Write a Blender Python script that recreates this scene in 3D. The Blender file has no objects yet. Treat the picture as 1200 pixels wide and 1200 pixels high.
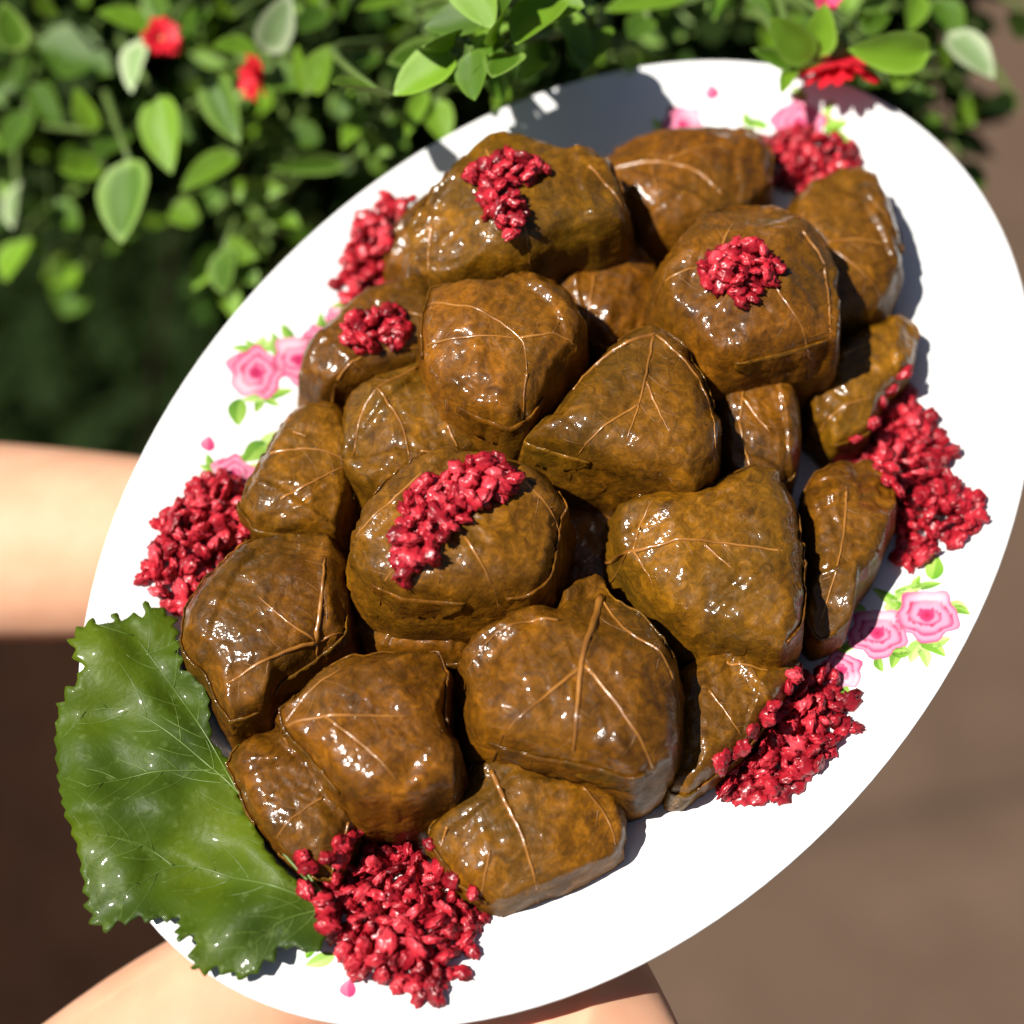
import bpy, bmesh, math, random
from mathutils import Vector, Matrix, noise
from mathutils.bvhtree import BVHTree
from mathutils.geometry import delaunay_2d_cdt

rad = math.radians
scene = bpy.context.scene
C = scene.collection

# ------------------------------------------------------------------ camera, sky, sun, exposure
cam_d = bpy.data.cameras.new('camera')
cam_d.sensor_width = 36; cam_d.sensor_fit = 'HORIZONTAL'
cam_d.angle = rad(32)
cam_d.clip_start = 0.01; cam_d.clip_end = 200
cam_d.dof.use_dof = True
cam_d.dof.focus_distance = 0.525
cam_d.dof.aperture_fstop = 4.2
cam = bpy.data.objects.new('camera', cam_d); C.objects.link(cam)
cam.location = (0, 0, 1.45); cam.rotation_euler = (rad(40), 0, 0)
scene.camera = cam

SUN = Vector((-0.50, -0.30, 0.81)).normalized()          # direction towards the sun
world = bpy.data.worlds.new('World'); scene.world = world; world.use_nodes = True
wn = world.node_tree.nodes; wl = world.node_tree.links
sky = wn.new('ShaderNodeTexSky'); sky.sky_type = 'NISHITA'; sky.sun_disc = False
sky.sun_elevation = math.asin(SUN.z); sky.sun_rotation = math.atan2(SUN.x, SUN.y)
bg = wn['Background']; bg.inputs['Strength'].default_value = 0.03
wl.new(sky.outputs[0], bg.inputs['Color'])
sun_d = bpy.data.lights.new('sun', 'SUN'); sun_d.energy = 5.0; sun_d.angle = rad(0.53); sun_d.color = (1, .955, .88)
sun = bpy.data.objects.new('sun', sun_d); C.objects.link(sun)
sun.location = SUN * 3; sun.rotation_euler = SUN.to_track_quat('Z', 'Y').to_euler()
vs = scene.view_settings
vs.view_transform = 'Standard'; vs.look = 'None'; vs.gamma = 1; vs.use_curve_mapping = False; vs.exposure = 0.68

# ------------------------------------------------------------------ measurements (platter frame: centimetres)
PLATE_ORIGIN = [0.0201,0.3737,1.0069]
PLATE_U = [0.59547,0.776,0.20793]
PLATE_V = [-0.80338,0.57518,0.15412]
PLATE_N = [0.0,-0.25882,0.96593]
PA = 18.5
PB = 12.73
PARCELS = [
[1,3.0,3.6,[[1.66,7.83],[2.92,8.67],[4.17,8.91],[5.56,8.87],[6.87,8.64],[7.75,7.9],[7.98,6.68],[8.45,5.65],[8.51,4.61],[7.74,3.53],[6.66,2.81],[5.83,3.28],[4.98,4.0],[4.0,4.46],[3.03,5.25],[2.01,6.67]],[[[6.02,7.98],[5.57,7.37],[5.3,6.76]],[[5.36,6.31],[4.57,5.5],[3.77,4.58]],[[7.45,5.01],[7.32,4.2],[7.01,3.26]],[[3.13,7.97],[2.06,7.3],[1.28,6.54]]]],
[2,0.6,3.5,[[9.41,6.15],[10.3,6.31],[11.23,5.9],[12.48,4.8],[13.62,3.44],[14.02,2.3],[13.54,1.46],[12.33,0.74],[11.07,0.71],[9.54,1.07],[8.41,2.02],[8.01,3.12],[8.53,4.71]],[[[9.11,5.73],[10.07,4.67],[10.74,3.01],[10.49,1.69]],[[10.68,3.96],[11.65,3.35],[12.59,2.54]],[[10.1,4.28],[8.96,3.19]]]],
[3,0.4,3.5,[[12.23,0.24],[13.54,0.22],[14.71,-0.59],[15.02,-1.6],[14.33,-2.6],[13.24,-3.7],[12.03,-4.6],[10.85,-4.83],[9.63,-4.27],[8.77,-3.5],[9.15,-2.09],[10.57,-0.67]],[[[11.24,-0.99],[10.92,-2.61],[10.73,-4.7]],[[11.13,-1.95],[11.76,-2.64],[12.22,-3.49]],[[10.97,-0.4],[11.84,-0.74]]]],
[4,3.0,3.4,[[5.91,1.45],[6.77,1.62],[8.21,1.52],[9.3,1.14],[10.18,0.24],[10.46,-1.08],[10.33,-2.26],[9.59,-3.04],[8.47,-3.94],[7.34,-4.59],[6.15,-3.85],[4.71,-2.72],[4.12,-1.92],[4.29,-0.88],[4.87,0.44]],[[[5.39,1.06],[5.96,0.56],[6.7,0.02]],[[7.44,-1.59],[6.96,-2.58],[6.61,-3.58],[6.51,-4.25]],[[9.53,-1.65],[9.2,-2.67],[8.15,-3.58],[6.56,-4.7]],[[7.26,-0.05],[8.53,0.23]]]],
[5,0.5,3.6,[[4.63,5.23],[6.21,5.34],[7.44,4.81],[8.15,3.57],[7.64,2.0],[6.24,0.87],[4.77,0.7],[3.9,1.6],[3.8,3.07],[4.09,4.31]],[[[4.48,4.46],[4.16,3.45],[3.73,2.27]],[[5.46,3.3],[3.82,2.37]],[[3.73,2.27],[3.35,1.64]]]],
[6,0.0,3.0,[[6.77,-4.22],[8.48,-3.86],[10.08,-4.11],[11.34,-4.99],[11.19,-5.88],[9.8,-6.45],[8.34,-6.34],[6.76,-6.57],[5.68,-5.89],[5.93,-4.92]],[[[8.38,-4.43],[9.19,-4.89]],[[5.87,-5.21],[6.79,-5.42],[7.62,-6.02]]]],
[7,0.7,3.4,[[-2.69,9.05],[-1.67,9.53],[-0.22,9.46],[1.13,9.28],[2.35,8.46],[3.06,7.23],[1.3,5.53],[-0.4,5.96],[-1.79,6.96],[-2.8,7.9]],[[[0.79,7.32],[0.99,6.78]],[[-2.74,7.77],[-1.11,7.36],[0.1,6.26]],[[1.95,6.66],[0.5,6.23]]]],
[8,3.1,3.6,[[1.27,6.77],[2.11,6.07],[3.17,4.85],[3.68,3.9],[3.68,2.91],[3.08,1.89],[2.13,1.4],[0.69,1.34],[-0.6,1.22],[-1.37,1.48],[-1.66,2.55],[-1.77,3.77],[-1.42,4.79],[-0.62,5.71],[0.38,6.42]],[[[0.63,6.19],[1.0,4.52],[0.97,2.91],[0.21,2.12]],[[0.97,2.91],[1.77,2.23],[2.11,1.52]],[[-0.63,5.22],[0.21,4.09],[0.92,3.03]],[[0.21,2.12],[-0.79,1.54]]]],
[9,1.2,3.5,[[-3.65,6.52],[-2.59,7.13],[-1.43,6.85],[-0.17,5.94],[-0.1,4.28],[-0.43,2.68],[-1.27,2.06],[-2.69,2.48],[-4.36,3.52],[-4.84,4.65],[-4.51,5.69]],[[[-0.57,5.71],[-2.16,6.04],[-3.1,5.96],[-4.44,5.32]],[[-3.01,3.72],[-2.42,2.74]],[[-1.85,3.63],[-2.26,2.86],[-2.99,2.3]],[[-2.16,6.04],[-2.6,4.79],[-3.37,3.86]]]],
[10,0.4,3.5,[[-7.29,7.6],[-6.0,8.1],[-4.04,8.5],[-2.95,8.34],[-2.42,7.36],[-3.17,6.06],[-4.89,4.86],[-6.23,4.46],[-7.08,5.47],[-7.69,6.68]],[[[-5.47,7.67],[-4.56,6.55],[-4.23,5.5]],[[-4.5,7.56],[-4.4,7.12]],[[-6.54,6.38],[-5.47,5.91],[-4.26,5.55]]]],
[11,2.7,3.5,[[-1.33,1.32],[0.04,1.23],[2.27,1.23],[3.85,0.88],[4.58,0.42],[4.5,-0.77],[3.97,-2.08],[2.97,-3.22],[1.71,-3.94],[0.6,-3.88],[0.08,-2.85],[-0.57,-1.11],[-1.03,0.14]],[[[3.88,-0.03],[3.08,0.45],[2.06,0.93],[0.99,0.95]],[[3.8,-0.02],[2.57,-0.6],[1.48,-1.07],[0.27,-1.45]],[[2.21,-0.84],[1.69,-1.6],[1.22,-2.36]],[[3.83,-0.07],[3.59,-1.23],[3.15,-2.45],[1.92,-3.58]],[[1.48,-1.07],[0.05,-0.59],[-1.23,-0.28]]]],
[12,0.5,3.5,[[4.77,-1.64],[6.21,-2.01],[6.9,-3.2],[6.27,-4.19],[4.78,-5.27],[3.58,-5.66],[2.37,-5.02],[2.31,-3.94],[3.32,-2.78]],[[[5.29,-2.6],[3.88,-3.34]],[[4.62,-2.97],[4.13,-4.27]],[[3.88,-3.34],[2.64,-4.63]]]],
[13,2.7,3.7,[[-6.84,3.38],[-5.62,3.88],[-4.42,3.69],[-2.96,2.87],[-1.98,1.68],[-1.62,0.09],[-2.04,-1.09],[-3.08,-1.78],[-4.31,-2.3],[-5.26,-2.01],[-6.61,-0.55],[-7.52,0.94],[-7.75,2.02],[-7.49,2.8]],[[[-4.03,1.73],[-4.8,1.3],[-6.69,0.15]],[[-4.16,2.6],[-5.42,2.78],[-6.86,3.14]],[[-2.67,0.22],[-2.75,-0.91],[-3.11,-1.66]],[[-5.08,0.41],[-5.89,-1.62]],[[-5.23,1.06],[-6.69,1.47],[-7.88,1.76]]]],
[14,1.5,3.6,[[-1.25,-2.01],[-0.79,-1.81],[-0.02,-2.17],[0.82,-2.92],[1.47,-3.9],[2.32,-4.12],[3.11,-4.48],[3.25,-5.27],[2.62,-6.42],[1.71,-7.19],[0.45,-7.96],[-0.76,-8.62],[-1.64,-8.56],[-1.94,-8.15],[-2.34,-7.21],[-2.96,-5.97],[-2.93,-4.84],[-2.56,-3.72],[-2.16,-2.78]],[[[-2.0,-2.36],[-1.84,-3.31],[-0.91,-4.38],[-0.19,-5.58],[0.5,-6.92]],[[-1.84,-3.31],[-1.03,-3.02],[-0.28,-2.91]],[[-1.84,-3.31],[-2.37,-4.41]],[[-0.64,-4.98],[-0.85,-6.02]],[[-1.84,-3.31],[-2.32,-2.95]]]],
[15,0.0,3.4,[[3.77,-5.98],[4.71,-5.99],[5.66,-6.51],[6.31,-7.39],[5.91,-8.27],[4.54,-9.01],[2.94,-9.28],[1.71,-9.29],[0.57,-9.64],[-0.24,-9.14],[0.12,-8.33]],[[[4.13,-6.25],[4.91,-7.01]],[[4.28,-7.09],[2.61,-7.98],[0.41,-8.76]]]],
[16,0.9,3.6,[[-11.76,6.06],[-11.06,6.57],[-9.85,6.8],[-8.29,6.6],[-6.95,5.85],[-6.32,4.66],[-6.71,3.61],[-7.54,2.75],[-8.73,2.06],[-9.93,2.23],[-11.07,2.6],[-12.04,2.41],[-12.98,3.06],[-12.69,3.9],[-12.2,4.84],[-12.1,5.47]],[[[-9.5,2.55],[-8.56,3.09],[-7.33,3.93]],[[-9.5,2.55],[-10.88,3.23],[-11.97,3.69]],[[-9.5,2.55],[-9.63,3.31],[-9.53,4.62]],[[-9.5,2.55],[-10.47,1.89]],[[-9.5,2.55],[-8.5,2.05]]]],
[17,1.7,3.3,[[-11.96,2.15],[-10.43,2.0],[-9.52,1.67],[-8.44,0.84],[-7.46,-0.44],[-7.77,-1.14],[-8.96,-1.9],[-9.88,-3.15],[-10.59,-3.53],[-11.9,-2.72],[-12.78,-1.66],[-12.77,-0.85],[-12.47,0.56],[-12.3,1.74]],[[[-12.15,1.62],[-11.31,0.69],[-9.9,-1.25]],[[-12.15,1.62],[-10.77,1.54],[-9.87,1.23]],[[-12.21,1.57],[-12.71,0.17],[-13.05,-1.33]],[[-11.31,0.69],[-11.34,-0.86],[-11.54,-2.23]]]],
[18,1.8,3.7,[[-7.66,-1.32],[-6.72,-1.11],[-5.6,-1.64],[-4.56,-2.45],[-3.46,-2.47],[-2.87,-2.95],[-3.17,-3.69],[-3.21,-5.0],[-3.56,-6.09],[-4.34,-6.9],[-5.48,-7.73],[-6.4,-7.98],[-7.62,-7.5],[-8.07,-6.19],[-8.85,-4.66],[-9.32,-3.19],[-8.9,-2.26]],[[[-3.51,-3.34],[-4.73,-3.85],[-6.02,-4.36],[-8.8,-6.06]],[[-6.02,-4.36],[-7.74,-3.95],[-9.62,-3.49]],[[-5.9,-4.44],[-6.29,-5.78],[-6.97,-7.61]],[[-3.59,-3.4],[-3.89,-3.97],[-4.19,-4.84],[-4.26,-6.01],[-4.89,-7.08]],[[-5.15,-2.98],[-5.87,-2.15],[-6.91,-1.65],[-7.95,-1.68]]]],
[19,0.2,3.0,[[-13.64,2.74],[-12.78,2.87],[-11.87,2.25],[-11.63,1.13],[-12.04,-0.5],[-12.72,-1.51],[-13.69,-1.88],[-14.44,-2.04],[-14.82,-1.47],[-14.84,-0.21],[-14.42,1.42]],[[[-12.84,-0.34],[-13.66,-0.06],[-14.53,0.07]],[[-12.92,-1.27],[-13.83,-1.61],[-14.72,-1.96],[-14.8,-2.42]]]],
[20,0.0,3.3,[[-12.08,-3.27],[-11.55,-3.05],[-10.37,-3.15],[-9.27,-3.11],[-8.35,-3.69],[-7.53,-4.81],[-7.35,-5.92],[-7.26,-7.09],[-8.7,-8.16],[-10.03,-7.74],[-12.29,-6.3],[-12.57,-5.72],[-12.6,-4.7]],[[[-9.4,-3.7],[-9.98,-4.77],[-10.43,-5.61],[-11.3,-6.79]],[[-8.19,-6.09],[-8.39,-7.07],[-8.83,-7.73]],[[-11.25,-5.08],[-12.54,-5.64]],[[-11.37,-3.64],[-12.04,-3.81]]]],
[21,0.0,3.2,[[-3.57,-6.08],[-2.08,-6.48],[-1.07,-7.84],[-0.91,-8.97],[-2.25,-9.22],[-3.9,-9.23],[-5.19,-9.03],[-6.61,-8.62],[-6.84,-8.11],[-5.6,-7.38]],[[[-3.63,-7.36],[-4.19,-8.87]],[[-2.62,-7.29],[-2.09,-8.45]]]],
[22,0.0,2.9,[[-7.89,2.86],[-6.76,2.42],[-5.5,1.06],[-4.86,-0.28],[-5.88,-1.04],[-7.08,-0.81],[-8.05,0.74],[-8.42,1.93]],[[[-7.76,1.85],[-7.17,0.37],[-6.22,-0.68]]]],
[23,0.0,2.3,[[-1.21,1.61],[0.51,0.83],[1.24,-0.67],[0.9,-2.24],[-1.04,-3.58],[-2.62,-3.39],[-3.56,-2.11],[-2.88,-0.13]],[[[-0.47,0.82],[-0.47,-0.18],[0.13,-0.74]]]],
[24,0.3,3.2,[[2.17,9.5],[3.16,10.14],[4.24,10.4],[5.48,10.19],[6.66,8.89],[5.52,6.95],[3.8,6.74],[2.65,8.0]],[[[3.54,9.51],[2.8,8.57],[2.27,7.63]]]],
]
LEAF_OUTLINE = [[-13.41,8.99],[-12.71,8.95],[-12.39,8.42],[-12.12,8.66],[-11.9,8.26],[-11.51,7.94],[-11.2,8.07],[-11.04,7.61],[-11.01,7.16],[-11.47,6.57],[-12.08,5.82],[-12.09,5.23],[-12.27,4.71],[-12.93,4.04],[-13.31,3.6],[-13.45,2.85],[-14.0,2.1],[-14.41,1.19],[-14.89,0.03],[-15.05,-1.19],[-14.96,-2.2],[-15.44,-2.59],[-16.22,-2.82],[-16.49,-2.38],[-16.66,-1.98],[-17.08,-1.93],[-17.56,-1.79],[-18.0,-1.63],[-18.27,-0.92],[-18.7,-0.34],[-18.04,0.22],[-18.28,0.63],[-17.88,1.05],[-18.23,1.43],[-18.72,2.1],[-19.25,2.46],[-19.34,2.93],[-19.16,3.3],[-18.32,4.29],[-17.63,5.34],[-16.93,6.42],[-16.33,7.12],[-15.58,7.82],[-14.91,8.07],[-14.27,7.98],[-13.95,8.13],[-13.73,8.63]]
LEAF_VEINS = [[[-15.03,-2.3],[-14.41,0.03],[-13.94,3.0],[-14.05,6.21],[-15.32,7.7]],[[-15.03,-2.3],[-14.37,1.02],[-13.18,4.15],[-12.34,7.06],[-12.08,8.32]],[[-15.03,-2.3],[-15.84,0.1],[-16.77,2.17],[-19.24,2.86]],[[-15.03,-2.3],[-16.19,-1.45],[-17.72,-1.18]],[[-14.41,0.03],[-13.2,2.0],[-12.77,3.6]],[[-13.94,3.0],[-15.22,4.51],[-17.02,5.87]],[[-12.44,6.97],[-11.42,6.51],[-10.71,6.95]],[[-16.77,2.17],[-16.88,3.36],[-17.79,5.0]]]
ROSES = [[-2.79,10.89,0.82,0.31],[-1.49,10.17,0.8,0.3],[-6.01,9.22,0.6,0.24],[1.63,-10.27,0.83,0.2],[2.91,-11.2,0.89,0.2],[-0.05,-10.01,0.62,0.15],[16.15,1.98,0.9,0.25],[13.82,5.27,0.7,0.21],[0.54,10.19,0.35,0.12],[-5.64,8.67,0.38,0.15],[-0.51,10.17,0.46,0.17]]
PRINT_LEAVES = [[-2.12,11.43,0.01,0.71,0.42],[-1.63,11.05,0.51,0.57,0.42],[-1.4,10.67,0.71,0.15,0.42],[-2.45,11.69,-0.32,0.5,0.36],[-4.21,10.42,-0.63,-0.44,0.62],[-3.45,10.35,-0.67,0.48,0.27],[-2.8,9.83,0.62,-0.3,0.33],[-4.91,9.16,-0.84,0.16,0.6],[-4.24,9.09,0.71,-0.06,0.67],[4.48,-10.56,0.67,0.27,0.62],[3.84,-10.72,0.44,-0.48,0.35],[3.44,-10.28,-0.51,0.56,0.3],[2.86,-9.89,0.1,0.91,0.32],[2.81,-10.51,-0.46,0.33,0.41],[1.7,-11.57,-0.73,-0.05,0.5],[1.99,-11.89,-0.05,-0.75,0.47],[1.2,-11.15,-0.67,-0.15,0.42],[2.29,-11.94,0.49,-0.36,0.5],[0.91,-9.88,-0.68,0.17,0.38],[4.9,-9.53,0.76,0.06,0.38],[1.61,-11.82,-0.42,-0.45,0.45],[15.31,3.21,-0.32,0.71,0.38],[15.37,3.51,0.26,0.51,0.5],[15.3,2.48,-0.55,0.37,0.41],[16.85,0.85,0.63,-0.44,0.5],[16.6,0.51,-0.0,-0.85,0.43],[17.26,1.41,0.62,0.17,0.4],[14.15,4.23,-0.71,0.46,0.43],[13.71,4.46,0.15,-0.58,0.45],[-16.31,-2.85,-0.6,0.37,0.47],[-16.21,-2.45,0.48,0.09,0.4],[-5.19,8.27,0.51,-0.11,0.44],[-1.89,11.5,0.51,-0.01,0.44],[-1.82,10.5,0.51,-0.32,0.48],[-3.55,10.15,-0.52,-0.18,0.44],[-1.73,11.15,0.42,-0.18,0.68],[-3.2,9.95,0.09,-0.54,0.38],[-0.98,11.03,0.17,0.53,0.52],[-1.55,9.24,-0.37,-0.34,0.51],[-2.19,10.84,-0.08,0.47,0.41],[-1.19,9.29,0.47,-0.25,0.45],[-1.36,9.25,0.21,-0.49,0.49],[-6.54,9.72,-0.3,0.39,0.46],[-5.22,9.37,0.58,-0.08,0.35],[-5.35,8.86,0.45,-0.12,0.56],[-6.39,9.83,-0.14,0.56,0.35],[-6.12,9.94,0.21,0.49,0.43],[2.08,-9.35,0.06,0.45,0.56],[1.49,-11.21,-0.3,-0.28,0.55],[0.76,-10.88,-0.32,-0.32,0.52],[2.67,-10.12,0.41,0.03,0.68],[1.44,-11.2,0.32,-0.37,0.55],[3.51,-11.95,0.12,-0.52,0.46],[3.03,-10.18,-0.34,0.34,0.54],[3.74,-10.42,0.5,0.16,0.43],[3.22,-10.19,-0.24,0.34,0.42],[3.66,-11.83,0.09,-0.49,0.42],[0.54,-9.46,0.63,0.1,0.4],[0.72,-9.76,0.35,-0.15,0.53],[-0.82,-10.12,-0.34,0.16,0.63],[0.65,-9.6,0.13,0.4,0.61],[-0.67,-10.5,-0.54,-0.32,0.41],[17.15,2.6,0.43,0.18,0.61],[17.12,2.63,0.22,0.61,0.44],[16.92,1.24,0.15,-0.45,0.49],[17.18,2.53,0.22,0.43,0.48],[16.25,0.89,0.13,-0.64,0.39],[13.8,4.4,0.15,-0.59,0.49],[13.32,5.98,0.06,0.47,0.67],[13.79,4.4,0.34,-0.37,0.58],[13.27,4.56,-0.26,-0.58,0.44],[12.91,5.23,-0.48,-0.18,0.66],[0.72,9.82,-0.19,-0.55,0.5],[0.09,10.1,-0.52,0.31,0.35],[0.75,9.83,0.31,-0.27,0.53],[0.08,10.18,-0.6,-0.08,0.54],[0.95,10.4,0.61,-0.19,0.33],[-5.67,8.24,-0.39,-0.39,0.49],[-5.66,8.24,0.04,-0.51,0.37],[-6.14,8.54,-0.61,0.01,0.48],[-5.89,9.05,-0.21,0.31,0.5],[-6.13,8.76,-0.57,0.13,0.45],[0.09,10.2,0.59,-0.11,0.45],[-0.1,9.79,0.61,-0.1,0.36],[-1.01,10.46,-0.42,0.38,0.41],[-0.01,10.5,0.56,0.34,0.34],[0.08,10.11,0.64,0.06,0.43]]
BUDS = [[-5.69,10.41,0.2,0.17],[15.43,5.19,0.24,0.17],[-16.43,-4.03,0.21,0.17],[-6.07,9.75,0.16,0.13]]
PRINT_STEMS = [[[-5.27,10.59],[-5.57,10.07],[-5.95,9.62]],[[-6.13,9.81],[-6.5,9.57],[-6.62,9.06]],[[1.02,-11.96],[0.9,-12.31],[0.53,-12.15]],[[0.32,-11.37],[0.05,-11.75]],[[0.7,-11.44],[0.36,-11.44],[0.38,-11.79]],[[1.59,-12.34],[1.81,-12.49]],[[-16.71,-3.34],[-16.29,-3.61],[-15.99,-3.97]],[[-15.98,-3.29],[-16.16,-3.66]],[[-15.81,-4.33],[-16.0,-4.6],[-15.73,-4.84]],[[-1.01,11.26],[-0.56,11.09]],[[-0.32,11.1],[-0.28,10.71]],[[-3.22,11.85],[-2.75,11.79]],[[2.73,-11.98],[3.04,-12.22]],[[2.48,-12.25],[2.92,-12.29]],[[15.14,3.28],[15.83,2.85]],[[-9.51,9.23],[-9.92,9.54]],[[0.55,-10.09],[0.24,-10.7],[0.19,-11.16]],[[-2.15,12.45],[-1.54,12.24],[-1.4,12.53]]]
PILES = [["a",[3.02,10.65],[2.0,0.36],[-0.01,0.87],3],["b",[-8.28,8.47],[2.34,0.16],[0.05,1.34],3],["c",[-13.95,-3.71],[-0.68,-2.65],[1.84,-0.49],3],["d",[-2.81,-9.51],[2.43,-0.6],[0.48,1.58],3],["e",[7.02,-7.8],[-1.73,-2.72],[1.56,-0.7],3],["f",[15.05,0.78],[0.7,-1.56],[1.07,0.48],3],["g",[4.47,6.14],[-0.58,-0.93],[0.43,-0.19],2],["h",[5.54,6.81],[0.89,-0.86],[0.31,0.29],2],["i",[6.99,-0.91],[0.76,-0.83],[0.58,0.45],2],["j",[-0.33,7.62],[0.87,-0.46],[0.33,0.52],2],["k",[-5.42,1.51],[1.61,0.14],[0.01,0.82],2],["l",[-3.55,1.1],[0.77,-0.7],[0.5,0.51],2],["m",[6.38,-1.52],[0.23,-0.31],[0.36,0.23],1]]
ARM = {"elbowA":[-0.299,0.44,0.911],"foreA":[-0.195,0.428,0.923],"midA":[-0.142,0.415,0.935],"wristA":[-0.06,0.392,0.962],"palmA":[-0.023,0.375,0.98],"knA":[0.0,0.37,0.985],"elbowB":[-0.193,0.169,0.869],"foreB":[-0.109,0.233,0.902],"wristB":[-0.049,0.265,0.926],"palmB":[0.005,0.231,0.943],"knB":[0.039,0.223,0.95]}
TIPS = {"B":[[[0.044,0.216,0.945],[0.047,0.204,0.939],[0.042,0.196,0.932]],[[0.038,0.211,0.941],[0.042,0.202,0.932],[0.037,0.197,0.924]],[[0.032,0.209,0.936],[0.034,0.2,0.925],[0.029,0.197,0.918]],[[0.025,0.208,0.931],[0.027,0.202,0.92],[0.023,0.199,0.915]],[[-0.01,0.251,0.947],[0.005,0.26,0.954],[0.018,0.263,0.958]]],"A":[[[0.023,0.384,0.992],[0.04,0.389,0.993],[0.055,0.392,0.994]],[[0.028,0.371,0.988],[0.048,0.372,0.989],[0.062,0.373,0.989]],[[0.025,0.357,0.985],[0.045,0.356,0.985],[0.057,0.355,0.984]],[[0.017,0.346,0.982],[0.032,0.341,0.981],[0.041,0.339,0.98]],[[-0.029,0.397,0.99],[-0.012,0.41,0.998],[0.003,0.419,1.001]]]}
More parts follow.
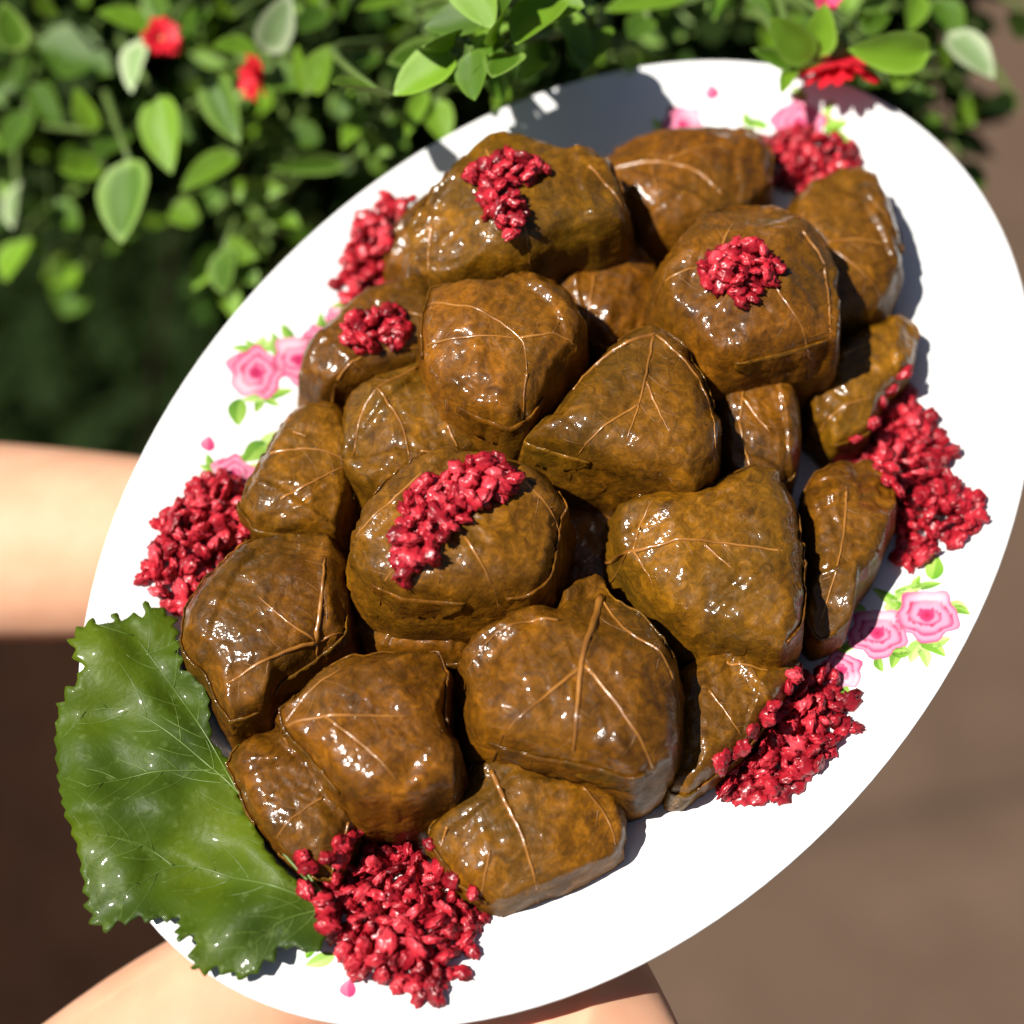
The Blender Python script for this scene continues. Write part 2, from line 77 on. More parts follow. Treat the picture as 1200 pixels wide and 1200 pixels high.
SHRUB_LEAVES = [[-0.141,0.592,1.038,-0.158,0.587,1.05,1.12,1],[-0.143,0.58,1.041,-0.145,0.556,1.037,1.23,3],[-0.165,0.569,1.006,-0.17,0.572,1.024,1.0,1],[-0.154,0.578,1.001,-0.164,0.558,1.0,1.53,0],[-0.136,0.563,1.027,-0.13,0.532,1.017,1.69,1],[-0.145,0.537,1.018,-0.145,0.503,1.006,2.18,2],[-0.162,0.558,0.997,-0.176,0.548,1.004,1.14,1],[-0.116,0.57,1.033,-0.103,0.54,1.023,1.49,2],[-0.106,0.546,1.013,-0.125,0.527,1.013,1.23,1],[-0.096,0.568,1.044,-0.111,0.56,1.053,1.15,1],[-0.092,0.559,1.05,-0.082,0.565,1.07,1.42,3],[-0.098,0.58,1.029,-0.082,0.563,1.03,1.38,0],[-0.075,0.548,1.041,-0.066,0.551,1.059,1.39,1],[-0.077,0.551,1.037,-0.08,0.555,1.056,0.76,1],[-0.065,0.551,1.004,-0.093,0.54,1.011,0.79,2],[-0.111,0.551,0.991,-0.089,0.542,0.999,1.0,1],[-0.114,0.534,0.977,-0.124,0.513,0.975,1.2,1],[-0.112,0.526,0.983,-0.11,0.503,0.98,1.38,2],[-0.112,0.526,0.983,-0.098,0.514,0.989,1.12,1],[-0.112,0.529,0.979,-0.098,0.51,0.978,1.26,2],[-0.116,0.539,0.968,-0.109,0.51,0.96,1.22,1],[-0.204,0.577,0.973,-0.206,0.555,0.971,1.53,3],[-0.206,0.574,0.945,-0.211,0.552,0.942,1.79,1],[-0.193,0.585,1.032,-0.195,0.589,1.052,1.38,2],[-0.182,0.604,1.035,-0.184,0.601,1.049,1.0,1],[-0.195,0.622,1.011,-0.161,0.6,1.009,2.51,0],[-0.2,0.6,0.993,-0.205,0.576,0.988,1.33,0],[-0.197,0.608,0.999,-0.182,0.584,0.996,1.19,0],[-0.022,0.526,1.074,-0.043,0.513,1.079,1.36,2],[-0.021,0.518,1.081,0.001,0.515,1.094,0.52,1],[-0.041,0.576,1.064,-0.056,0.562,1.068,0.76,1],[-0.014,0.519,1.075,-0.015,0.501,1.076,0.82,1],[-0.008,0.519,1.075,-0.003,0.497,1.073,0.88,2],[-0.029,0.545,1.039,-0.024,0.524,1.036,1.14,1],[-0.032,0.548,1.041,-0.039,0.526,1.038,0.76,1],[-0.064,0.564,1.028,-0.057,0.549,1.031,0.58,1],[0.062,0.55,1.081,0.033,0.536,1.086,1.2,1],[0.08,0.577,1.065,0.074,0.558,1.065,1.01,2],[0.018,0.523,1.092,0.026,0.503,1.09,0.92,1],[0.029,0.519,1.088,0.025,0.497,1.085,1.68,0],[0.046,0.531,1.065,0.036,0.524,1.075,0.9,1],[0.102,0.511,1.081,0.087,0.512,1.098,1.33,1],[0.104,0.512,1.082,0.105,0.515,1.101,1.16,1],[0.097,0.513,1.077,0.081,0.508,1.088,0.7,2],[0.097,0.513,1.077,0.091,0.497,1.079,0.58,1],[0.142,0.509,1.086,0.113,0.499,1.094,1.49,1],[0.138,0.566,1.069,0.124,0.553,1.074,0.87,2],[0.152,0.576,1.064,0.146,0.556,1.063,1.01,1],[0.165,0.592,1.051,0.168,0.568,1.047,1.23,0],[0.163,0.565,1.055,0.177,0.544,1.053,1.45,3],[0.208,0.603,0.995,0.191,0.591,1.001,0.98,1],[0.219,0.641,1.001,0.205,0.637,1.014,1.07,0],[0.164,0.563,1.04,0.16,0.56,1.053,0.58,1],[0.012,0.511,1.088,0.003,0.493,1.088,0.97,1],[0.006,0.518,1.087,0.014,0.5,1.088,0.87,0],[0.0,0.564,1.068,-0.012,0.546,1.068,1.24,0],[-0.032,0.573,1.049,-0.019,0.571,1.063,1.28,0],[-0.072,0.589,1.049,-0.081,0.571,1.05,1.1,0],[-0.057,0.567,1.017,-0.065,0.547,1.017,0.99,1],[-0.054,0.593,1.026,-0.063,0.575,1.027,1.0,0],[-0.089,0.578,1.001,-0.074,0.563,1.004,1.22,0],[-0.061,0.567,1.005,-0.048,0.553,1.008,1.0,1],[-0.133,0.583,1.005,-0.123,0.563,1.004,1.09,0],[-0.137,0.562,0.974,-0.125,0.546,0.977,1.17,1],[-0.099,0.552,0.979,-0.084,0.539,0.984,1.02,1],[-0.092,0.573,0.996,-0.101,0.571,1.01,1.02,0],[-0.195,0.585,0.955,-0.18,0.568,0.956,1.29,0],[-0.181,0.618,1.008,-0.187,0.598,1.007,1.19,0],[-0.121,0.606,1.037,-0.128,0.587,1.037,1.07,0],[-0.111,0.604,1.035,-0.114,0.6,1.048,1.0,1],[-0.067,0.595,1.041,-0.061,0.592,1.054,0.92,0],[0.089,0.574,1.063,0.095,0.557,1.064,0.88,0],[0.128,0.558,1.062,0.137,0.551,1.072,0.87,0],[0.155,0.58,1.016,0.166,0.568,1.021,1.0,0],[0.169,0.597,0.99,0.176,0.579,0.991,1.19,0],[0.183,0.594,0.988,0.189,0.595,1.005,1.05,1],[0.191,0.599,0.966,0.196,0.58,0.966,1.07,0],[0.144,0.568,1.031,0.153,0.56,1.04,0.84,1],[0.05,0.561,1.064,0.042,0.544,1.066,1.12,0],[0.012,0.546,1.078,0.018,0.541,1.09,0.78,1],[0.027,0.549,1.081,0.022,0.533,1.083,0.78,2],[-0.006,0.543,1.036,0.0,0.541,1.051,0.69,1],[-0.049,0.573,1.009,-0.04,0.554,1.009,0.87,0]]
FLOWERS = [["full",[-0.13,0.562,1.054],0.0086],["edge",[-0.093,0.547,1.048],0.0101],["side",[0.114,0.518,1.079],0.0189],["full",[0.106,0.522,1.099],0.0064]]
OVERHANG = [[-0.023,0.479,1.107],[-0.018,0.486,1.114],[-0.011,0.491,1.12],[0.002,0.497,1.117],[0.013,0.497,1.112],[-0.016,0.477,1.102],[-0.008,0.479,1.107],[-0.004,0.483,1.117],[0.008,0.486,1.114],[-0.028,0.475,1.102],[-0.012,0.47,1.105],[-0.049,0.473,1.097],[-0.003,0.47,1.109],[-0.008,0.499,1.121]]


# ------------------------------------------------------------------ helpers
CM = 0.01
PL = Matrix(((PLATE_U[0], PLATE_V[0], PLATE_N[0], PLATE_ORIGIN[0]),
             (PLATE_U[1], PLATE_V[1], PLATE_N[1], PLATE_ORIGIN[1]),
             (PLATE_U[2], PLATE_V[2], PLATE_N[2], PLATE_ORIGIN[2]), (0, 0, 0, 1)))

def sstep(a, b, x):
    t = min(max((x - a) / (b - a), 0), 1); return t * t * (3 - 2 * t)

def plate_w(u, v):
    r = math.hypot(u / PA, v / PB)
    return 0.75 * sstep(.58, .76, r) + max(0, r - .70) / .30 * 1.05

def nz(x, y, z=0.0): return noise.noise(Vector((x, y, z)))
def fbm(x, y, z=0.0, o=3): return noise.fractal(Vector((x, y, z)), 1.0, 2.1, o)

def mesh_obj(name, verts, faces, mat, parent=None, smooth=True, matrix=None, cols=None, link=True):
    me = bpy.data.meshes.new(name)
    me.from_pydata(verts, [], faces)
    if smooth: me.polygons.foreach_set('use_smooth', [True] * len(me.polygons))
    if cols:
        a = me.color_attributes.new('Col', 'FLOAT_COLOR', 'POINT')
        a.data.foreach_set('color', [c for q in cols for c in (*q, 1)][:4 * len(verts)])
    for m in (mat if isinstance(mat, list) else [mat]): me.materials.append(m)
    me.update()
    o = bpy.data.objects.new(name, me)
    if link: C.objects.link(o)
    if parent: o.parent = parent
    if matrix is not None: o.matrix_local = matrix
    return o

def empty(name, matrix):
    o = bpy.data.objects.new(name, None); C.objects.link(o); o.matrix_world = matrix
    o.empty_display_size = .02
    return o

def tag(o, label=None, cat=None, group=None, kind=None):
    for k, v in (('label', label), ('category', cat), ('group', group), ('kind', kind)):
        if v: o[k] = v
    return o

def catmull(pts, n, closed=False):
    """resample a polyline smoothly to n points, even in arc length"""
    P = [Vector(p) for p in pts]
    dense = []
    m = len(P); rng = m if closed else m - 1
    for i in range(rng):
        if closed: a, b, c, d = P[i-1], P[i], P[(i+1) % m], P[(i+2) % m]
        else: a, b, c, d = P[max(i-1, 0)], P[i], P[i+1], P[min(i+2, m-1)]
        for k in range(12):
            t = k / 12
            dense.append(.5 * ((2*b) + (c-a)*t + (2*a-5*b+4*c-d)*t*t + (3*b-a-3*c+d)*t*t*t))
    dense.append(P[0].copy() if closed else P[-1].copy())
    L = [0]
    for i in range(1, len(dense)): L.append(L[-1] + (dense[i]-dense[i-1]).length)
    out = []; j = 0; cnt = n if closed else n - 1
    for k in range(n):
        s = L[-1] * k / cnt
        while j < len(L) - 2 and L[j+1] < s: j += 1
        f = (s - L[j]) / max(L[j+1] - L[j], 1e-9)
        out.append(dense[j].lerp(dense[j+1], min(max(f, 0), 1)))
    return out

def tube(path, radii, sides=6):
    verts, faces = [], []
    n = len(path)
    for i, p in enumerate(path):
        d = (path[min(i+1, n-1)] - path[max(i-1, 0)]).normalized()
        ref = Vector((0, 0, 1)) if abs(d.z) < .9 else Vector((1, 0, 0))
        a = d.cross(ref).normalized(); b = a.cross(d)
        for k in range(sides):
            t = 2 * math.pi * k / sides
            verts.append(p + (a * math.cos(t) + b * math.sin(t)) * radii[i])
    for i in range(n - 1):
        for k in range(sides):
            k2 = (k + 1) % sides
            faces.append((i*sides+k, i*sides+k2, (i+1)*sides+k2, (i+1)*sides+k))
    faces.append(tuple(range(sides - 1, -1, -1))); faces.append(tuple((n-1)*sides + k for k in range(sides)))
    return verts, faces

# ------------------------------------------------------------------ materials
def new_mat(name):
    m = bpy.data.materials.new(name); m.use_nodes = True
    nt = m.node_tree; p = nt.nodes['Principled BSDF']
    return m, nt, p
def N_(nt, t, **kw):
    n = nt.nodes.new(t)
    for k, v in kw.items():
        if k in n.inputs: n.inputs[k].default_value = v
        else: setattr(n, k, v)
    return n
def ramp(nt, src, stops):
    r = nt.nodes.new('ShaderNodeValToRGB'); e = r.color_ramp.elements
    while len(e) < len(stops): e.new(.5)
    for el, (p, c) in zip(e, stops): el.position = p; el.color = (*c, 1)
    nt.links.new(src, r.inputs[0]); return r
def mixc(nt, fac, a, b, mode='MIX'):
    m = nt.nodes.new('ShaderNodeMix'); m.data_type = 'RGBA'; m.blend_type = mode
    for i, x in ((0, fac), (6, a), (7, b)):
        if hasattr(x, 'links') or hasattr(x, 'is_linked'): nt.links.new(x, m.inputs[i])
        else: m.inputs[i].default_value = x if i == 0 else (*x, 1)
    return m.outputs[2]
def math_(nt, op, a, b=None):
    m = nt.nodes.new('ShaderNodeMath'); m.operation = op
    for i, x in enumerate((a, b)):
        if x is None: continue
        if hasattr(x, 'is_linked'): nt.links.new(x, m.inputs[i])
        else: m.inputs[i].default_value = x
    return m.outputs[0]
def bump(nt, h, strength, dist, prev=None):
    b = N_(nt, 'ShaderNodeBump', Strength=strength, Distance=dist); nt.links.new(h, b.inputs['Height'])
    if prev is not None: nt.links.new(prev, b.inputs['Normal'])
    return b.outputs[0]

def mat_parcel():
    m, nt, p = new_mat('cooked_vine_leaf')
    tc = N_(nt, 'ShaderNodeTexCoord'); oi = N_(nt, 'ShaderNodeObjectInfo')
    add = N_(nt, 'ShaderNodeVectorMath', operation='ADD'); nt.links.new(tc.outputs['Object'], add.inputs[0])
    comb = N_(nt, 'ShaderNodeCombineXYZ'); nt.links.new(math_(nt, 'MULTIPLY', oi.outputs['Random'], 7.0), comb.inputs[0]); nt.links.new(comb.outputs[0], add.inputs[1])
    co = add.outputs[0]
    def noi(scale, det=4, rough=.6, dist=0.0):
        n = N_(nt, 'ShaderNodeTexNoise', Scale=scale, Detail=det, Roughness=rough, Distortion=dist); nt.links.new(co, n.inputs['Vector']); return n.outputs['Fac']
    big = noi(46, 4, .62, .8); mid = noi(240, 5, .72, .9); fine = noi(520, 4, .6)
    s = math_(nt, 'ADD', math_(nt, 'MULTIPLY', big, .40), math_(nt, 'MULTIPLY', mid, .60))
    col = ramp(nt, s, [(.30, (.024, .010, .001)), (.41, (.066, .027, .0015)), (.52, (.130, .053, .002)), (.66, (.265, .108, .004))]).outputs[0]
    ol = ramp(nt, noi(26, 3, .5), [(.45, (0, 0, 0)), (.72, (1, 1, 1))]).outputs[0]
    col = mixc(nt, ol, col, mixc(nt, .45, col, (.060, .038, .003)))
    hs = N_(nt, 'ShaderNodeHueSaturation'); nt.links.new(col, hs.inputs['Color'])
    nt.links.new(math_(nt, 'ADD', math_(nt, 'MULTIPLY', oi.outputs['Random'], .35), .82), hs.inputs['Value'])
    nt.links.new(math_(nt, 'ADD', math_(nt, 'MULTIPLY', math_(nt, 'FRACT', math_(nt, 'MULTIPLY', oi.outputs['Random'], 7.3)), .014), .488), hs.inputs['Hue'])
    nt.links.new(hs.outputs[0], p.inputs['Base Color'])
    vor = N_(nt, 'ShaderNodeTexVoronoi', feature='DISTANCE_TO_EDGE', Scale=230.0); nt.links.new(co, vor.inputs['Vector'])
    vmask = math_(nt, 'MINIMUM', vor.outputs['Distance'], .12)
    b1 = bump(nt, noi(100, 3, .5, .3), .36, .0022)
    b2 = bump(nt, vmask, .30, .0012, b1)
    b3 = bump(nt, noi(260, 3, .5, .5), .36, .0012, b2)
    nt.links.new(b3, p.inputs['Normal']); nt.links.new(b3, p.inputs['Coat Normal'])
    rr = ramp(nt, noi(70, 4, .6), [(.35, (.42,)*3), (.7, (.62,)*3)]).outputs[0]
    nt.links.new(rr, p.inputs['Roughness'])
    p.inputs['Specular IOR Level'].default_value = .12
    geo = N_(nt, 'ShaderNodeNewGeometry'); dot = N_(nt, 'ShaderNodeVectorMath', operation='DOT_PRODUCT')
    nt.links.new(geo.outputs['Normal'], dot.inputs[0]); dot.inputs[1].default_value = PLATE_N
    # coat is cut on steep sides to suppress the bright platter's reflection there
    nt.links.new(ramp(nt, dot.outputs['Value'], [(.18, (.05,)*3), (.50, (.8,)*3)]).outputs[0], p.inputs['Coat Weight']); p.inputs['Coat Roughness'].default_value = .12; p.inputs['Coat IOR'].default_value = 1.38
    return m
def mat_vein():
    m, nt, p = new_mat('cooked_leaf_vein')
    tc = N_(nt, 'ShaderNodeTexCoord'); n = N_(nt, 'ShaderNodeTexNoise', Scale=90.0, Detail=3.0); nt.links.new(tc.outputs['Object'], n.inputs['Vector'])
    nt.links.new(ramp(nt, n.outputs['Fac'], [(.3, (.15, .055, .007)), (.6, (.32, .13, .02)), (.8, (.44, .20, .05))]).outputs[0], p.inputs['Base Color'])
    p.inputs['Roughness'].default_value = .32; p.inputs['Coat Weight'].default_value = .6; p.inputs['Coat Roughness'].default_value = .15
    return m
def mat_porcelain():
    m, nt, p = new_mat('white_glazed_porcelain')
    p.inputs['Base Color'].default_value = (.80, .80, .795, 1); p.inputs['Roughness'].default_value = .22
    p.inputs['Coat Weight'].default_value = .4; p.inputs['Coat Roughness'].default_value = .06
    return m
def mat_print():
    m, nt, p = new_mat('glaze_print')
    a = N_(nt, 'ShaderNodeVertexColor', layer_name='Col'); nt.links.new(a.outputs[0], p.inputs['Base Color'])
    p.inputs['Roughness'].default_value = .25
    return m
def mat_berry():
    m, nt, p = new_mat('barberry_skin')
    tc = N_(nt, 'ShaderNodeTexCoord'); oi = N_(nt, 'ShaderNodeObjectInfo')
    n = N_(nt, 'ShaderNodeTexNoise', Scale=480.0, Detail=4.0, Distortion=.6); nt.links.new(tc.outputs['Object'], n.inputs['Vector'])
    nb = N_(nt, 'ShaderNodeTexNoise', Scale=150.0, Detail=1.0); nt.links.new(tc.outputs['Object'], nb.inputs['Vector'])
    c1 = ramp(nt, math_(nt, 'ADD', math_(nt, 'MULTIPLY', oi.outputs['Random'], .6), math_(nt, 'SUBTRACT', math_(nt, 'MULTIPLY', nb.outputs['Fac'], 1.3), .42)), [(.05, (.10, .002, .005)), (.40, (.36, .009, .020)), (.62, (.52, .022, .038)), (.85, (.64, .060, .082))]).outputs[0]
    c2 = mixc(nt, ramp(nt, n.outputs['Fac'], [(.42, (0,)*3), (.7, (.5,)*3)]).outputs[0], c1, (.20, .004, .010))
    nt.links.new(c2, p.inputs['Base Color'])
    p.inputs['Roughness'].default_value = .42; p.inputs['Specular IOR Level'].default_value = .35
    p.inputs['Subsurface Weight'].default_value = .45; p.inputs['Subsurface Radius'].default_value = (1, .15, .15); p.inputs['Subsurface Scale'].default_value = .002
    p.inputs['Coat Weight'].default_value = .3; p.inputs['Coat Roughness'].default_value = .2
    nt.links.new(bump(nt, n.outputs['Fac'], .6, .0007), p.inputs['Normal'])
    return m
def leaf_shader(m, nt, p, col, trans=.35):
    """a leaf lets light through: add translucent to the principled surface"""
    tr = N_(nt, 'ShaderNodeBsdfTranslucent'); mx = N_(nt, 'ShaderNodeMixShader'); mx.inputs[0].default_value = trans
    hs = N_(nt, 'ShaderNodeHueSaturation'); hs.inputs['Saturation'].default_value = 1.15; hs.inputs['Value'].default_value = 1.2
    nt.links.new(col, hs.inputs['Color']); nt.links.new(hs.outputs[0], tr.inputs[0])
    nt.links.new(p.outputs[0], mx.inputs[1]); nt.links.new(tr.outputs[0], mx.inputs[2])
    nt.links.new(mx.outputs[0], nt.nodes['Material Output'].inputs['Surface'])
def mat_green_leaf():
    m, nt, p = new_mat('fresh_vine_leaf')
    tc = N_(nt, 'ShaderNodeTexCoord'); co = tc.outputs['Object']
    def noi(s, d=4):
        n = N_(nt, 'ShaderNodeTexNoise', Scale=s, Detail=d); nt.links.new(co, n.inputs['Vector']); return n.outputs['Fac']
    col = ramp(nt, noi(22), [(.3, (.022, .045, .005)), (.5, (.052, .090, .003)), (.72, (.110, .152, .004))]).outputs[0]
    sp = ramp(nt, noi(300, 2), [(.60, (0,)*3), (.75, (.35,)*3)]).outputs[0]
    col = mixc(nt, sp, col, (.16, .22, .06))
    nt.links.new(col, p.inputs['Base Color'])
    v = N_(nt, 'ShaderNodeTexVoronoi', feature='DISTANCE_TO_EDGE', Scale=270.0); nt.links.new(co, v.inputs['Vector'])
    b1 = bump(nt, noi(80, 3), .17, .003); b2 = bump(nt, math_(nt, 'MINIMUM', v.outputs['Distance'], .1), .13, .0012, b1); b2 = bump(nt, noi(340), .34, .0010, b2)
    nt.links.new(b2, p.inputs['Normal'])
    p.inputs['Roughness'].default_value = .5; p.inputs['Specular IOR Level'].default_value = .2; p.inputs['Coat Weight'].default_value = .07; p.inputs['Coat Roughness'].default_value = .08
    leaf_shader(m, nt, p, col, .18)
    return m
def mat_plain(name, col, rough=.5, scale=60.0, var=.25, coat=0.0, trans=0.0):
    m, nt, p = new_mat(name)
    tc = N_(nt, 'ShaderNodeTexCoord'); n = N_(nt, 'ShaderNodeTexNoise', Scale=scale, Detail=4.0); nt.links.new(tc.outputs['Object'], n.inputs['Vector'])
    lo = tuple(c * (1 - var) for c in col); hi = tuple(min(1, c * (1 + var)) for c in col)
    c = ramp(nt, n.outputs['Fac'], [(.3, lo), (.7, hi)]).outputs[0]
    nt.links.new(c, p.inputs['Base Color']); p.inputs['Roughness'].default_value = rough
    p.inputs['Coat Weight'].default_value = coat; p.inputs['Specular IOR Level'].default_value = .12 if rough > .65 else .4
    if trans: leaf_shader(m, nt, p, c, trans)
    return m
def mat_shrub_leaf(name, mid, edge, thresh):
    """fleshy leaf: mid green with the paler margin of this plant (Col.r = 0 at the margin, 1 along the midrib)"""
    m, nt, p = new_mat(name)
    a = N_(nt, 'ShaderNodeVertexColor', layer_name='Col'); sep = N_(nt, 'ShaderNodeSeparateColor'); nt.links.new(a.outputs[0], sep.inputs[0])
    tc = N_(nt, 'ShaderNodeTexCoord'); n = N_(nt, 'ShaderNodeTexNoise', Scale=140.0, Detail=3.0); nt.links.new(tc.outputs['Object'], n.inputs['Vector'])
    f = math_(nt, 'ADD', sep.outputs[0], math_(nt, 'MULTIPLY', math_(nt, 'SUBTRACT', n.outputs['Fac'], .5), .5))
    c = ramp(nt, f, [(max(thresh - .1, 0), edge), (thresh + .1, mid)]).outputs[0]
    oi = N_(nt, 'ShaderNodeObjectInfo'); hs = N_(nt, 'ShaderNodeHueSaturation'); nt.links.new(c, hs.inputs['Color'])
    nt.links.new(math_(nt, 'ADD', math_(nt, 'MULTIPLY', oi.outputs['Random'], .5), .75), hs.inputs['Value'])
    nt.links.new(hs.outputs[0], p.inputs['Base Color'])
    nt.links.new(bump(nt, n.outputs['Fac'], .25, .001), p.inputs['Normal'])
    p.inputs['Roughness'].default_value = .42
    leaf_shader(m, nt, p, hs.outputs[0], .22)
    return m
def mat_skin():
    m, nt, p = new_mat('skin')
    tc = N_(nt, 'ShaderNodeTexCoord'); n = N_(nt, 'ShaderNodeTexNoise', Scale=45.0, Detail=5.0); nt.links.new(tc.outputs['Object'], n.inputs['Vector'])
    nt.links.new(ramp(nt, n.outputs['Fac'], [(.3, (.60, .31, .19)), (.7, (.68, .385, .25))]).outputs[0], p.inputs['Base Color'])
    p.inputs['Roughness'].default_value = .6; p.inputs['Specular IOR Level'].default_value = .3
    p.inputs['Subsurface Weight'].default_value = .5; p.inputs['Subsurface Radius'].default_value = (1, .35, .18); p.inputs['Subsurface Scale'].default_value = .006
    return m
def mat_ground(name, stops, scale, bstr):
    m, nt, p = new_mat(name)
    tc = N_(nt, 'ShaderNodeTexCoord')
    n = N_(nt, 'ShaderNodeTexNoise', Scale=scale, Detail=6.0, Roughness=.6); nt.links.new(tc.outputs['Object'], n.inputs['Vector'])
    f = N_(nt, 'ShaderNodeTexNoise', Scale=scale * 14, Detail=5.0); nt.links.new(tc.outputs['Object'], f.inputs['Vector'])
    s = math_(nt, 'ADD', math_(nt, 'MULTIPLY', n.outputs['Fac'], .6), math_(nt, 'MULTIPLY', f.outputs['Fac'], .4))
    nt.links.new(ramp(nt, s, stops).outputs[0], p.inputs['Base Color'])
    nt.links.new(bump(nt, f.outputs['Fac'], bstr, .02), p.inputs['Normal']); p.inputs['Roughness'].default_value = .95; p.inputs['Specular IOR Level'].default_value = .08
    return m

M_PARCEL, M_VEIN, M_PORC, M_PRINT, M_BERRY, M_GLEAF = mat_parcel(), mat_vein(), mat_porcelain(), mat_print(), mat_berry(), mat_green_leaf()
M_SIDEVEIN = mat_plain('cooked_side_vein', (.16, .062, .006), .4, 90.0, .3)
M_GVEIN = mat_plain('fresh_leaf_vein', (.085, .135, .02), .4)
M_SKIN = mat_skin()
M_SHRUB = [mat_shrub_leaf('shrub_leaf_dark', (.055, .120, .007), (.080, .155, .012), .25),
           mat_shrub_leaf('shrub_leaf_mid', (.14, .27, .014), (.19, .33, .035), .22),
           mat_shrub_leaf('shrub_leaf_variegated', (.075, .165, .010), (.20, .33, .06), .34),
           mat_shrub_leaf('shrub_leaf_pale', (.22, .33, .13), (.40, .48, .27), .45)]
M_DEEP = [mat_plain('shade_dark_shrub_leaf', (.010, .021, .0025), .8), mat_plain('inner_shrub_leaf', (.028, .066, .007), .7)]  # shade in the shrub's depth is put into these darkened leaf colours
M_STEM = mat_plain('shrub_stem', (.09, .14, .03), .5)
M_RED = mat_plain('red_petal', (.62, .014, .028), .45, 200.0, .25, 0.0, .15)
M_PINK = mat_plain('pink_petal', (.72, .07, .16), .45, 200.0, .25, 0.0, .15)
M_YEL = mat_plain('flower_centre', (.55, .12, .05), .6)
M_SOIL = mat_ground('dark_soil', [(.3, (.013, .0055, .003)), (.55, (.024, .0105, .0055)), (.75, (.036, .017, .009))], 9.0, .6)
M_PATH = mat_ground('sandy_brown_paving', [(.3, (.078, .050, .033)), (.5, (.104, .067, .046)), (.7, (.130, .086, .061))], 5.0, .4)
M_CLOTH = mat_plain('brown_cloth', (.05, .03, .022), .85, 30.0)
M_HAIR = mat_plain('dark_hair', (.02, .012, .008), .5, 90.0)

# ------------------------------------------------------------------ the setting
def sheet(name, x0, x1, y0, y1, z, nx, ny, amp, mat):
    v = [(x0 + (x1-x0)*i/nx, y0 + (y1-y0)*j/ny, z + amp * fbm((x0+(x1-x0)*i/nx)*4, (y0+(y1-y0)*j/ny)*4, 3.0)) for j in range(ny+1) for i in range(nx+1)]
    f = [(j*(nx+1)+i, j*(nx+1)+i+1, (j+1)*(nx+1)+i+1, (j+1)*(nx+1)+i) for j in range(ny) for i in range(nx)]
    return tag(mesh_obj(name, v, f, mat), kind='structure')
g = sheet('ground', -60, 60, -60, 60, -.9, 8, 8, 0.0, M_PATH)
M_STONE = mat_ground('grey_brown_stone', [(.3, (.13, .10, .08)), (.5, (.2, .16, .13)), (.7, (.26, .22, .18))], 12.0, .5)
wall = empty('added_step_wall', Matrix.Translation((-.20, 1.0, -.9)))  # added, unseen: faces the ground drop that moves cast shadows out of view
tag(wall, 'unseen low grey brown stone wall added where the ground drops to carry shadows out of view', 'wall')
rw = random.Random(2)
def block(name, x0, x1, y0, y1, z0, z1, parent, mat):
    j = lambda: rw.uniform(-.006, .006)
    v = [(x+j(), y+j(), z+j()) for z in (z0, z1) for y in (y0, y1) for x in (x0, x1)]
    return mesh_obj(name, v, [(0, 2, 3, 1), (4, 5, 7, 6), (0, 1, 5, 4), (2, 6, 7, 3), (0, 4, 6, 2), (1, 3, 7, 5)], mat, parent, smooth=False, matrix=Matrix())
for r in range(3):
    y = -4.2 + (r % 2)*.22
    while y < 4.2:
        w_ = rw.uniform(.4, .6); block('stone', -.12, .02, y+.006, y+w_-.006, r*.145+.004, r*.145+.138, wall, M_STONE); y += w_
y = -4.2
while y < 4.2:
    w_ = rw.uniform(.6, .8); block('coping_stone', -.12, .04, y+.004, y+w_-.004, .445, .495, wall, M_STONE); y += w_
b = sheet('planting_bed', -5.0, -0.23, -3.2, 5.2, -.42, 90, 150, .012, M_SOIL)

# ------------------------------------------------------------------ the platter
def build_platter():
    na = 128
    prof = [(r, None) for r in (0.02, .2, .4, .5, .56, .6, .64, .68, .72, .76, .8, .85, .9, .94, .97, .985, .995)]
    verts, faces = [(0, 0, 0)], []
    rings = []
    def ring(r, w):
        k = len(verts)
        for i in range(na):
            a = 2*math.pi*i/na
            verts.append((PA*r*math.cos(a)*CM, PB*r*math.sin(a)*CM, w*CM))
        rings.append(k)
    for r, _ in prof: ring(r, plate_w(PA*r, 0))
    ring(1.0, 1.79); ring(1.002, 1.74); ring(.998, 1.66)
    for r in (.985, .94, .88, .8, .74, .68, .62, .56): ring(r, plate_w(PA*r, 0) - .42 - .15*(1-r))
    ring(.545, -.95); ring(.52, -.95); ring(.505, -.5); ring(.2, -.5)
    for i in range(na): faces.append((0, rings[0]+i, rings[0]+(i+1) % na))
    for a, b_ in zip(rings[:-1], rings[1:]):
        for i in range(na): faces.append((a+i, b_+i, b_+(i+1) % na, a+(i+1) % na))
    faces.append(tuple(rings[-1]+i for i in range(na-1, -1, -1)))
    root = empty('platter', PL @ Matrix.Translation((0, 0, -.95*CM)))
    tag(root, 'oval white porcelain platter printed with pink roses, held out and heaped with food', 'platter')
    o = mesh_obj('dish', verts, faces, M_PORC, root, matrix=Matrix.Translation((0, 0, .95*CM)))
    return root, o
platter, dish = build_platter()
PR = Matrix.Translation((0, 0, .95*CM))

